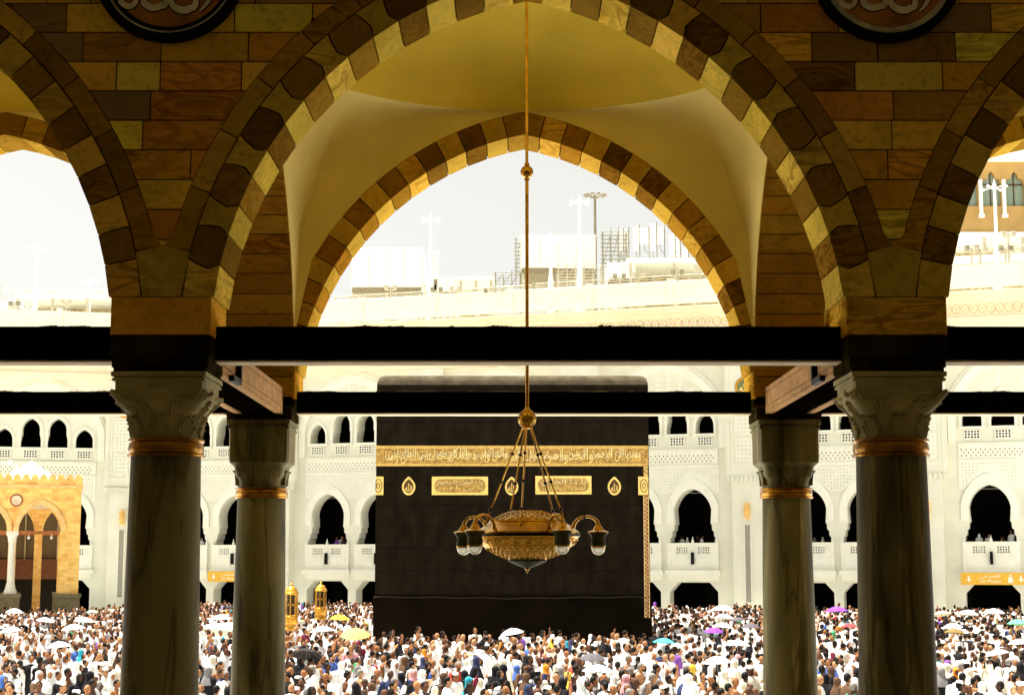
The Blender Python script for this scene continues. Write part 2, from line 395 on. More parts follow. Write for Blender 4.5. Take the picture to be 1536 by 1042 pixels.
# transverse arches between the two arcades
def transverse(k):
    xp = CX+(k+.5)*S; yc = (YF1+YB0)/2; half = (YB0-YF1)/2; r, c = 2.40, .69
    names = {-3:'far left', -2:'left of the side bay', -1:'left of the hanging lamp', 0:'right of the hanging lamp', 1:'right of the side bay', 2:'far right'}
    th = thing('transverse_arch', (xp, yc, FL), 'banded sandstone cross arch between front and rear piers, '+names[k], 'stone arch', 'cross arches joining the two arcades', absolute=True)
    x0, x1 = xp-.30, xp+.30
    fn = lambda a, z, d: (d, yc+a, z)
    P = [arch_pt(phi_top(.012, r, c)*i/20, .012, r, c) for i in range(21)]
    path = [(-half+.001, WTOP-.01), (-half+.001, AZ)]+[(-min(x, half-.001), z) for x, z in P]+[(min(x, half-.001), z) for x, z in reversed(P[:-1])]+[(half-.001, AZ), (half-.001, WTOP-.01)]
    core = MB(); core.prism([path], fn, x0+.012, x1-.012); core.build('wall_core', M_MORTAR, th)
    mb = MB(); ring_stones(mb, fn, x0, x1, r, c, True, .03, 16, ring=.05, pal=([(.36,.22,.028), (.40,.26,.03), (.30,.17,.022)], [(.27,.15,.018), (.32,.20,.025), (.35,.18,.022)])); mb.build('voussoirs', M_STONE, th)
for k in range(-3, 3): transverse(k)

# plaster pendentives and shallow domes
def vault(b):
    xc = CX+b*S; yc = (YF1+YB0)/2; hx = S/2-.295; hy = (YB0-YF1)/2+.002
    zr = 3.985+CAMZ; rx, ry = 1.89, hy-.02
    mb = MB(); nphi = 144; nt = 14; nd = 12
    vs = []; fs = []
    for i in range(nphi):
        a = 2*PI*i/nphi; ca, sa = math.cos(a), math.sin(a)
        tb = min(hx/abs(ca) if abs(ca) > 1e-6 else 1e9, hy/abs(sa) if abs(sa) > 1e-6 else 1e9)
        bx, by = tb*ca, tb*sa
        tr = 1/math.sqrt((ca/rx)**2+(sa/ry)**2); tr = min(tr, tb-.02)
        if hy/abs(sa if abs(sa) > 1e-6 else 1e-6) <= hx/abs(ca if abs(ca) > 1e-6 else 1e-6):
            d = AC+abs(bx); zb = AZ+math.sqrt(max((AR+.203)**2-d*d, 0))
        else:
            d = .69+abs(by); zb = AZ+math.sqrt(max((2.40+.045)**2-d*d, 0))
        zb = min(zb, zr-.004)
        for j in range(nt+1):
            t = j/nt; s_ = tb+(tr-tb)*t
            z = zb+(zr-zb)*math.sqrt(max(1-(1-t)**2, 0))**.85
            vs.append((xc+s_*ca, yc+s_*sa, z))
        for j in range(1, nd+1):
            t = 1-j/nd; s_ = tr*t
            vs.append((xc+s_*ca, yc+s_*sa, zr+.80*(1-t*t)**.62))
    m = nt+1+nd
    for i in range(nphi):
        for j in range(m-1):
            a, b_ = i*m+j, ((i+1) % nphi)*m+j; fs.append((a, a+1, b_+1, b_))
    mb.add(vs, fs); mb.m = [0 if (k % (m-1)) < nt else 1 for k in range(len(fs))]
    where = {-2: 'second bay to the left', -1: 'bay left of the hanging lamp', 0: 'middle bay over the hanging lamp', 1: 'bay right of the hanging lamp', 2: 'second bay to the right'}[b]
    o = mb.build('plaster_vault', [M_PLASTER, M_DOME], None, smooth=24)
    tag(o, 'yellow plastered vault with shallow dome, '+where, 'vault', 'plastered vaults over the bays', 'thing')
for b in range(-2, 3): vault(b)

# columns --------------------------------------------------------------
def leaf(mb, ang, r0, z0, h, w, out, curl=.35, rows=9, sq=0.0):
    cols = 7; vs = []; fs = []
    for j in range(rows):
        t = j/(rows-1)
        rad = r0+out*(t**1.8); z = z0+h*min(t*1.15, 1)-h*curl*max(t-.78, 0)*2.2*1.0
        if t > .78: rad += out*.9*(t-.78)*2.5
        ww = w*(.55+.6*math.sin(min(t*1.1, 1)*PI*.72))*(1-max(t-.8, 0)*2.6)*(1+.14*math.sin(t*PI*7))
        for i in range(cols):
            s_ = (i/(cols-1)-.5)*2
            rr = rad+.013*math.cos(s_*PI*2.5)*w/.1+.020*(1-abs(s_)); th = ang+s_*ww/2/max(rad, .05)
            k = 1+sq*(1/max(abs(math.cos(th)), abs(math.sin(th)))-1)
            vs.append((rr*k*math.cos(th), rr*k*math.sin(th), z-.012*abs(s_)*(1 if t > .5 else 0)))
    n = len(vs)
    for j in range(rows-1):
        for i in range(cols-1): a = j*cols+i; fs.append((a, a+1, a+cols+1, a+cols))
    mb.add(vs, fs)
    mb.add([(x*.955, y*.955, z-.004) for x, y, z in vs], [tuple(reversed(f)) for f in fs])
def bell_shape(t, a, rb, hw):
    u_ = min(max((t-.26)/.42, 0), 1); rr = rb+(hw-rb)*(u_*u_*(3-2*u_)); sq = u_**1.3
    return rr*(1+sq*(min(1/max(abs(math.cos(a)), abs(math.sin(a))), 1.33)-1))
def acanthus(mb, ang, zb, H, rb, hw, t0, t1, w, out):
    """one leaf: five ribbed lobes fanning from the base, tips curling outward and down"""
    for k in (-3, -2, -1, 0, 1, 2, 3):
        top = t1-(t1-t0)*(.05*k*k); pts = []; rs = []
        for q in range(12):
            u = q/11; t = t0+(top-t0)*min(u*1.12, 1)-(.06*max(u-.8, 0)/.2); a = ang+k*w*(.10+.22*math.sin(min(u, .9)*PI*.62))
            r = bell_shape(t, a, rb, hw)+.004+out*u**2.2*(1-.10*abs(k))+(out*.5*max(u-.75, 0)*4*(1-.15*abs(k)) if u > .75 else 0)
            pts.append((r*math.cos(a), r*math.sin(a), zb+H*t)); rs.append((.005+.0085*math.sin(min(u*1.05, 1)*PI*.85))*(1.15 if k == 0 else .95))
        mb.tube(pts, rs, 6)
def capital(zb, zt, rb, hw, carved):
    mb = MB(); H = zt-zb; n = 48; prof = 14; vs = []; fs = []
    for j in range(prof+1):
        t = j/prof; u_ = min(max((t-.26)/.42, 0), 1); rr = rb+(hw-rb)*(u_*u_*(3-2*u_)); sq = u_**1.3
        if not carved: rr = rb+(hw-rb)*(.05 if t < .16 else .38 if t < .36 else .93)+.004*t
        for i in range(n):
            a = 2*PI*i/n+PI/4; k = 1+(sq if carved else min(1, t*2.2))*(min(1/max(abs(math.cos(a)), abs(math.sin(a))), 1.33)-1)
            vs.append((rr*k*math.cos(a), rr*k*math.sin(a), zb+H*.86*t))
    for j in range(prof):
        for i in range(n): a = j*n+i; b = j*n+(i+1) % n; fs.append((a, b, b+n, a+n))
    mb.add(vs, fs)
    for (e, z0, z1) in ((.004, .86, .90), (-.006, .90, .93), (.010, .93, 1.0)):
        mb.box(-hw-e, hw+e, -hw-e, hw+e, zb+H*z0, zb+H*z1)
    if carved:
        for i in range(8):
            acanthus(mb, PI/4*i, zb, H, rb, hw, .0, .36, .26, .022)
            acanthus(mb, PI/4*i+PI/8, zb, H, rb, hw, .12, .60, .25, .026)
        for i in range(4):       # corner volutes and face shells
            a = PI/4+PI/2*i; c, s_ = math.cos(a), math.sin(a); L = (hw*1.36)
            pts = []
            for q in range(26):
                t = q/25; th = t*2.6*PI; rr = .058*(1-t*.82)
                pts.append((c*(L-.05+rr*math.cos(th+PI/2)), s_*(L-.05+rr*math.cos(th+PI/2)), zb+H*.70+rr*math.sin(th+PI/2)))
            mb.tube(pts, [.022*(1-.5*q/25) for q in range(26)], 7)
            acanthus(mb, a, zb, H, rb, hw, .30, .74, .22, .020)
            a2 = PI/2*i; c2, s2 = math.cos(a2), math.sin(a2)
            mb.ell((c2*(hw-.015), s2*(hw-.015), zb+H*.73), (.03+.045*abs(s2), .03+.045*abs(c2), .035), 12, 6)
            for e in (-1, 1):
                pts = [(c2*(hw-.03+.012*q)-s2*e*(.03+.032*q), s2*(hw-.03+.012*q)+c2*e*(.03+.032*q), zb+H*(.60+.035*q-.008*q*q*.5)) for q in range(6)]
                mb.tube(pts, .013, 6)
    else:
        for i in range(4):
            a = PI/4+PI/2*i
            for (r_, z0, h_) in ((rb*1.12, .16, .26), (rb*1.28, .36, .22)):
                leaf(mb, a, r_, zb+H*z0, H*h_, .11, .02)
            for e in (-.35, .35): leaf(mb, a+e, rb*1.02, zb+H*.04, H*.24, .08, .02)
    return mb
def column(k, row):
    xp = CX+(k+.5)*S
    fr = row == 'front'; yc = (YF0+YF1)/2 if fr else (YB0+YB1)/2
    side = {-3: 'far left', -2: 'second left', -1: 'left', 0: 'right', 1: 'second right', 2: 'far right'}[k]
    lab = {('front', -1): 'large near marble column left of the black cube, octagonal dark shaft', ('front', 0): 'large near marble column right of the black cube, jagged pale vein on shaft',
           ('rear', -1): 'slimmer rear marble column left of the black cube, banded capital', ('rear', 0): 'slimmer rear marble column right of the black cube, stepped capital'}.get((row, k), '%s marble column of the %s row, %s' % (side, row, 'beside the wall'))
    th = thing('marble_column', (xp, yc, FL), lab, 'column', 'marble columns of the %s arcade' % row)
    zc = CAMZ-FL
    if fr: zt, zb, zr, r0, hw = 1.185, .78, .672, .219, .285
    else: zt, zb, zr, r0, hw = 1.239, .655, .57, .209, .262
    n = 48
    rs = [r0+.0, r0+.016, r0+.032]; zs = [zr+zc, (zr+zc+.12)/2, .14]
    k8 = 1
    mb = MB(); mb.lathe([(rs[2]*k8, zs[2]), (rs[1]*k8, zs[1]), (rs[0]*k8, zs[0])], n=n, rot=PI/8); sh = mb.build('shaft', M_MARBLE_C, th, smooth=30)
    mb = MB(); mb.box(-.33, .33, -.33, .33, 0, .07); mb.lathe([(.31, .07), (.33, .09), (.31, .11), (.27, .12), (.285, .13), (.26, .145)], n=28); mb.build('base', M_CAP, th, smooth=30)
    mb = MB(); a, b = zr+zc-.004, zb+zc+.002; h = b-a; q = r0+.006
    mb.lathe([(q, a), (q+.016, a+.0), (q+.018, a+h*.12), (q+.006, a+h*.2), (q+.008, a+h*.26), (q+.014, a+h*.45), (q+.008, a+h*.72), (q+.004, a+h*.78), (q+.015, a+h*.86), (q+.015, a+h*.97), (q, b)], n=40)
    mb.build('gilt_collar', M_COLLAR, th, smooth=40)
    cap = capital(zb+zc, zt+zc, r0-.004, hw, fr).build('capital', M_CAP if fr else M_MARBLE_C, th, smooth=40)
    mb = MB(); hp = S/2-HS
    for z0, z1, e in ((zt, zt+.03, -.022), (zt+.03, zt+.10, -.012), (zt+.10, zt+.125, .004), (zt+.125, 1.418, .0)) if fr else ((zt, zt+.10, -.03), (zt+.10, zt+.13, .002), (zt+.13, 1.418 if False else 1.43, -.001)):
        yy = (YF1-YF0)/2 if fr else (YB1-YB0)/2
        mb.box(-hp-e, hp+e, -yy-e, yy+e, z0+zc, z1+zc-.0005)
    mb.build('impost_block', M_IMPOST, th)
for k in range(-3, 3): column(k, 'front'); column(k, 'rear')

# tie beams ------------------------------------------------------------
def longi_beam(b, row):
    x0 = CX+b*S-HS+.001; x1 = CX+b*S+HS-.001
    y = 10.16 if row == 'front' else 14.06
    z0, z1 = (1.268, 1.497) if row == 'front' else (1.296, 1.494)
    where = {-2: 'far left bay', -1: 'left bay', 0: 'middle bay', 1: 'right bay', 2: 'far right bay'}[b]
    th = thing('tie_beam', ((x0+x1)/2, y, z0+CAMZ), 'black tie beam across the %s of the %s arcade' % (where, row), 'tie beam', 'black tie beams of the arcades', absolute=True)
    mb = MB(); mb.box(x0, x1, y, y+.17, z0+CAMZ+.012, z1+CAMZ)
    for xx in np.linspace(x0+.3, x1-.3, 7): mb.box(xx-.004, xx+.004, y-.003, y+.01, z0+CAMZ+.03, z1+CAMZ-.02)
    mb.build('beam_casing', M_BEAM, th)
    mb = MB(); mb.box(x0, x1, y-.004, y+.174, z0+CAMZ, z0+CAMZ+.0115); mb.build('under_board', M_EDGE, th)
    mb = MB()
    n = 150
    for i in range(n):        # crust of old mortar and dust along the top edge
        x = x0+(x1-x0)*(i+.5)/n; h = .003+.010*max(0, math.sin(i*.21+b*2)+.4*math.sin(i*.77))*random.uniform(.5, 1.1)+(.012*random.random() if random.random() < .05 else 0); w = (x1-x0)/n*.62
        mb.add([(x-w, y+.001, z1+CAMZ), (x+w, y+.001, z1+CAMZ), (x+w*.7, y+.03, z1+CAMZ+h), (x-w*.6, y+.03, z1+CAMZ+h*.8), (x-w, y+.16, z1+CAMZ), (x+w, y+.16, z1+CAMZ)], [(0,1,2,3), (3,2,5,4), (0,3,4), (1,5,2)])
    mb.build('mortar_crust', M_DUST, th)
for b in range(-2, 3): longi_beam(b, 'front'); longi_beam(b, 'rear')
def cross_beam(k):
    xp = CX+(k+.5)*S; y0, y1 = YF1+.001, YB0-.001; z0, z1 = 1.30+CAMZ, 1.515+CAMZ
    side = {-3: 'far left', -2: 'second left', -1: 'left of the hanging lamp', 0: 'right of the hanging lamp', 1: 'second right', 2: 'far right'}[k]
    th = thing('cross_beam', (xp, y0, z0), 'pinkish boarded beam running from near to rear column, '+side, 'tie beam', 'boarded cross beams between the columns', absolute=True)
    mb = MB(); h = .21; mb.box(xp-h+.012, xp+h-.012, y0, y1, z0, z1-.002); mb.build('beam_core', M_BEAM, th)
    for s_ in (-1, 1):
        mb = MB(); x = xp+s_*h
        for a, b in ((.004, .045), (.051, .165), (.171, .213)): mb.box(min(x, x-s_*.0115), max(x, x-s_*.0115), y0, y1, z0+a, z0+b)
        mb.build('side_board', M_BOARD, th)
    mb = MB(); mb.box(xp-.21, xp-.15, y0, y1, z0-.0115, z0-.0005); mb.box(xp+.15, xp+.21, y0, y1, z0-.0115, z0-.0005); mb.build('under_board', M_BOARD, th)
    for s_ in (-1, 1):   # black conduit bracket
        mb = MB(); x = xp+s_*(h+.022); yb = y0+1.0
        mb.box(x-.02, x+.02, yb, yb+.05, z0+.0, z1+.06); mb.box(x-.02, x+.02, yb-.28, yb+.03, z0-.03, z0+.012); mb.build('pipe_bracket', M_BLACK, th)
for k in range(-3, 3): cross_beam(k)

# round calligraphic plaques on the front wall --------------------------
M_PLQ = mat('brown_lacquer', (.50,.20,.03), .45, var=.25, scale=3)
M_PLQG = mat('grey_enamel_ring', (.62,.60,.42), .5, var=.2, scale=9)
M_LET = mat('ivory_enamel_letters', (.92,.86,.62), .5, var=.15, scale=10)
def plaque(k):
    xp = CX+(k+.5)*S; zc = 3.787+CAMZ; y = YF0
    th = thing('round_plaque', (xp, y, zc), 'round brown plaque with pale calligraphy above the %s near column' % ('left' if k == -1 else 'right' if k == 0 else 'outer left' if k < -1 else 'outer right'), 'plaque', 'round calligraphic plaques', absolute=True)
    def ringp(r0, r1, d, m, nm):
        mb = MB(); n = 64
        a = [(xp+r1*math.cos(2*PI*i/n), zc+r1*math.sin(2*PI*i/n)) for i in range(n)]
        loops = [a]
        if r0: loops.append([(xp+r0*math.cos(2*PI*i/n), zc+r0*math.sin(2*PI*i/n)) for i in range(n)])
        mb.prism(loops, XZ, y-d, y-.001); mb.build(nm, m, th)
    ringp(.432, .488, .055, M_BLACK, 'outer_rim')
    g = .418 if k == -1 else .395
    ringp(g, .430, .045, M_PLQG, 'inner_rim'); ringp(g-.03, g-.001, .035, M_BLACK if k == -1 else M_PLQ, 'bead'); ringp(0, g-.03, .028, M_PLQ, 'disc')
    # lettering: strokes of the divine name, in plaque coordinates (metres)
    k_ = .488/116.0
    S1 = [[(-72,-30,7),(-74,42,9),(-68,57,8),(-58,60,8),(-51,54,7),(-50,42,7),(-60,38,5)],
          [(-38,-50,7),(-38,44,9),(-33,58,10),(-22,62,10),(-10,58,9),(-4,48,8),(-4,-60,7)],
          [(2,44,6),(6,58,9),(20,66,11),(33,63,10),(42,48,8),(42,-62,7)],
          [(62,-64,8),(62,0,7),(62,44,7),(56,58,5),(48,67,2)]]
    for wd, d, m, nm in ((3.2, .034, M_BLACK, 'black_letter_outline'), (0, .042, M_LET, 'letters')):  # wider black strokes outline the pale letters
        mb = MB()
        for st in S1:
            pts = []
            for i in range(len(st)-1):
                for q in range(4):
                    t = q/4; p0 = st[max(i-1, 0)]; p1 = st[i]; p2 = st[i+1]; p3 = st[min(i+2, len(st)-1)]
                    pts.append(tuple(.5*((2*p1[c])+(-p0[c]+p2[c])*t+(2*p0[c]-5*p1[c]+4*p2[c]-p3[c])*t*t+(-p0[c]+3*p1[c]-3*p2[c]+p3[c])*t**3) for c in range(3)))
            pts.append(st[-1]); Lp, Rp = [], []
            for i, p in enumerate(pts):
                a = pts[max(i-1, 0)]; b = pts[min(i+1, len(pts)-1)]; dx, dz = b[0]-a[0], b[1]-a[1]; l = math.hypot(dx, dz) or 1
                w = p[2]*.52+wd/2
                Lp.append((xp+(p[0]-dz/l*w)*k_, zc-(p[1]+dx/l*w)*k_)); Rp.append((xp+(p[0]+dz/l*w)*k_, zc-(p[1]-dx/l*w)*k_))
            for i in range(len(pts)-1):
                mb.prism([[Lp[i], Lp[i+1], Rp[i+1], Rp[i]]], XZ, y-d, y-.029, back=False)
        mb.build(nm, m, th)
for k in (-2, -1, 0, 1): plaque(k)

# room shell round the camera -------------------------------------------
def struct(o): return tag(o, kind='structure')
mb = MB(); mb.box(-15, 15, -9, 15.2, FL-.25, FL); struct(mb.build('gallery_floor', M_FLOOR))
mb = MB(); mb.box(-15, 15, -9, 15.4, WTOP+.001, WTOP+.4); struct(mb.build('roof_slab', M_CEIL))
o = MB(); o.box(-15, 15, -9.3, -9.001, FL, WTOP); struct(o.build('gallery_back_wall', M_CEIL))
for s_ in (-1, 1):
    o = MB(); o.box(min(s_*15.001, s_*15.3), max(s_*15.001, s_*15.3), -9.3, 15.4, 0, WTOP+.4); struct(o.build('gallery_side_wall', M_CEIL))
o = MB(); o.box(-15, 15, 15.2, 15.5, 0, FL-.26); struct(o.build('gallery_plinth_wall', M_WHITE))

# ================================================================== CHANDELIER
def chandelier():
    Yc = 12.2; c = at(791, 800, Yc); cx = c.x; z0 = c.z
    th = thing('chandelier', (cx, Yc, z0), 'brass bowl chandelier with lattice top and hanging glass lamps, in front of the black cube', 'chandelier', absolute=True)
    Z = lambda py: at(791, py, Yc).z
    mb = MB(); mb.tube([(cx, Yc, Z(618)), (cx, Yc, Z(255))], .0135, 12); mb.tube([(cx, Yc, Z(262)), (cx, Yc, 4.66+CAMZ)], .0115, 12); mb.build('rod', M_BRASS, th, smooth=40)
    mb = MB(); mb.ell((cx, Yc, Z(258)), (.05, .05, .05), 20, 12); mb.lathe([(.018, -.07), (.022, -.06), (.016, -.045)], (cx, Yc, Z(258)), 12); mb.lathe([(.016, .045), (.024, .055), (.017, .07)], (cx, Yc, Z(258)), 12); mb.build('rod_ball', M_BRASS, th, smooth=50)
    mb = MB(); zb = Z(628); mb.ell((cx, Yc, zb), (.068, .068, .068), 24, 14); mb.lathe([(.03, .055), (.022, .075), (.015, .09)], (cx, Yc, zb), 16)
    for i in range(12):
        a = 2*PI*i/12; mb.tube([(cx+.069*math.cos(a)*math.cos(t), Yc+.069*math.sin(a)*math.cos(t), zb+.069*math.sin(t)) for t in [(-.45+.9*q/8)*PI for q in range(9)]], .0035, 5)
    mb.lathe([(.045, -.075), (.04, -.06), (.03, -.05)], (cx, Yc, zb), 16); mb.build('hub_ball', M_BRASS, th, smooth=50)
    # bowl
    rim = .392; zr = Z(800)
    mb = MB(); mb.lathe([(.09, Z(766.5)-zr), (.125, Z(767.5)-zr), (.16, Z(769.5)-zr), (.205, Z(773)-zr), (.25, Z(777.5)-zr), (.283, Z(782)-zr), (.30, Z(785)-zr), (.33, Z(789.5)-zr), (.365, Z(794)-zr), (rim, .012), (rim, .0)], (cx, Yc, zr), 48, cap=True)
    mb.build('bowl_cover', M_BRASS, th, smooth=25)
    mb = MB()
    for q in range(26):          # raised lattice of crossing arcs on the cover
        for sg in (-1, 1):
            a0 = 2*PI*q/26; pts = []
            for t in range(9):
                u = t/8; r_ = .11+(.283-.11)*u; zz = zr+np.interp(r_, [.09, .125, .16, .205, .25, .283], [Z(p_)-zr for p_ in (766.5, 767.5, 769.5, 773, 777.5, 782)])+.003
                a = a0+sg*u*.75; pts.append((cx+r_*math.cos(a), Yc+r_*math.sin(a), zz))
            mb.tube(pts, .003, 5)
    for r_, py in ((.11, 767.2), (.285, 782.3)): mb.tube([(cx+r_*math.cos(2*PI*i/40), Yc+r_*math.sin(2*PI*i/40), Z(py)+.003) for i in range(41)], .005, 5)
    mb.build('cover_lattice', M_GOLD, th, smooth=50)
    mb = MB(); mb.lathe([(rim+.002, -.022), (rim+.006, -.018), (rim+.006, -.002), (rim+.002, .0)], (cx, Yc, zr), 48); mb.build('rim_band', M_BRASS_D, th, smooth=40)
    lo = [(rim-.002, -.023), (.380, Z(807)-zr), (.362, Z(812)-zr), (.342, Z(816.5)-zr), (.320, Z(820.5)-zr), (.29, Z(824.5)-zr), (.25, Z(829)-zr), (.20, Z(833.5)-zr), (.15, Z(837.5)-zr), (.145, Z(838.6)-zr)]
    mb = MB(); mb.lathe(lo, (cx, Yc, zr), 48, cap=False); mb.build('bowl', M_BRASS, th, smooth=25)
    mb = MB(); lr = [p[0] for p in lo][::-1]; lz = [p[1] for p in lo][::-1]
    for q in range(28):
        a = 2*PI*q/28; r_ = .358; zz = zr+np.interp(r_, lr, lz)
        ct, st = math.cos(a), math.sin(a)
        mb.tube([(cx+(r_+.004+.004)*ct-st*.026*math.cos(t)+.018*ct*math.sin(t)*.9, Yc+(r_+.008)*st+ct*.026*math.cos(t)+.018*st*math.sin(t)*.9, zz+.020*math.sin(t)) for t in [2*PI*i/10 for i in range(11)]], .004, 4)
    for r1_, r2_, nn in ((.315, .275, 40), (.275, .235, 36), (.235, .195, 30), (.195, .155, 26)):
        for q in range(nn):     # rows of overlapping scale-shaped arcs
            pts = []
            for t in range(7):
                u = -1+2*t/6; r_ = r2_+(r1_-r2_)*(1-u*u*.9); an = 2*PI*(q+(.5 if nn in (36, 26) else 0)+u*.48)/nn
                pts.append((cx+(r_+.003)*math.cos(an), Yc+(r_+.003)*math.sin(an), zr+np.interp(r_, lr, lz)-.003))
            mb.tube(pts, .0035, 4)
    for r_ in (.33, .376): mb.tube([(cx+(r_+.002)*math.cos(2*PI*i/40), Yc+(r_+.002)*math.sin(2*PI*i/40), zr+np.interp(r_, lr, lz)) for i in range(41)], .005, 5)
    mb.build('bowl_fretwork', M_GOLD, th, smooth=50)
    g = mat('smoked_green_glass', (.07,.07,.02), .6, var=.1, spec=.12)
    mb = MB(); mb.lathe([(.148, Z(838.6)-zr), (.146, Z(841)-zr), (.115, Z(844)-zr), (.07, Z(848)-zr), (.03, Z(851)-zr), (.012, Z(852)-zr)], (cx, Yc, zr), 32); mb.build('glass_cup', g, th, smooth=50)
    mb = MB(); mb.lathe([(.012, 0), (.02, -.008), (.012, -.016), (.006, -.03), (.002, -.045)], (cx, Yc, Z(851)), 12); mb.build('finial', M_BRASS, th, smooth=50)
    # suspension rods with beads
    for i in range(5):
        a = R(27+72*i); rr = .325; p1 = Vector((cx+rr*math.cos(a), Yc-rr*math.sin(a), Z(788))); p0 = Vector((cx+.036*math.cos(a), Yc-.036*math.sin(a), zb-.068))
        mb = MB(); mb.tube([p0, p1], .0065, 7)
        r_ = mb.build('suspension_rod', M_BRASS, th, smooth=50)
        for t in (.27, .56, .84):
            q = p0.lerp(p1, t); sp = MB(); sp.ell(q, (.014, .014, .014), 10, 6); sp.build('bead', M_BRASS_D, r_, smooth=50)
    # five lamps on curved arms
    white = mat('frosted_lamp_glass', (.95,.95,.82), .6, var=.03, spec=.3, trans=.55)
    for i in range(5):
        a = R(-9+72*i); ca, sa = math.cos(a), -math.sin(a); RL = .545
        r0 = .35; top = Z(776)
        pts = []
        for q in range(17):
            t = q/16; rr_ = r0+(RL-r0)*(1-math.cos(t*PI))/2; zz = (Z(793)+.0)*(1-t)+Z(787)*t+math.sin(t*PI)*(top-Z(790))*1.15
            pts.append((cx+rr_*ca, Yc+rr_*sa, zz))
        mb = MB(); mb.tube(pts, [.011+.006*abs(2*q/16-1)**2 for q in range(17)], 8); arm = mb.build('lamp_arm', M_BRASS, th, smooth=50)
        lx, ly = cx+RL*ca, Yc+RL*sa; zt = Z(790)
        mb = MB(); mb.lathe([(.014, .03), (.018, .014), (.030, .004), (.036, -.012), (.042, -.022), (.070, -.030), (.078, -.035), (.078, -.040), (.06, -.042)], (lx, ly, zt), 24); cp = mb.build('lamp_cap', M_BRASS, th, smooth=40)
        mb = MB(); mb.lathe([(.076, -.0425), (.070, -.052), (.058, -.066), (.053, -.082), (.052, -.10), (.058, -.115), (.056, -.128), (.056, -.14)], (lx, ly, zt), 24); sh = mb.build('lamp_shade', g, th, smooth=50)
        mb = MB(); mb.lathe([(.0575, -.14), (.0575, -.152)], (lx, ly, zt), 24); mb.build('shade_ring', M_BRASS, sh)
        mb = MB(); mb.lathe([(.052, -.1525), (.051, -.168), (.044, -.186), (.030, -.20), (.012, -.207), (.001, -.208)], (lx, ly, zt), 24); mb.build('glass_globe', white, th, smooth=50)
chandelier()

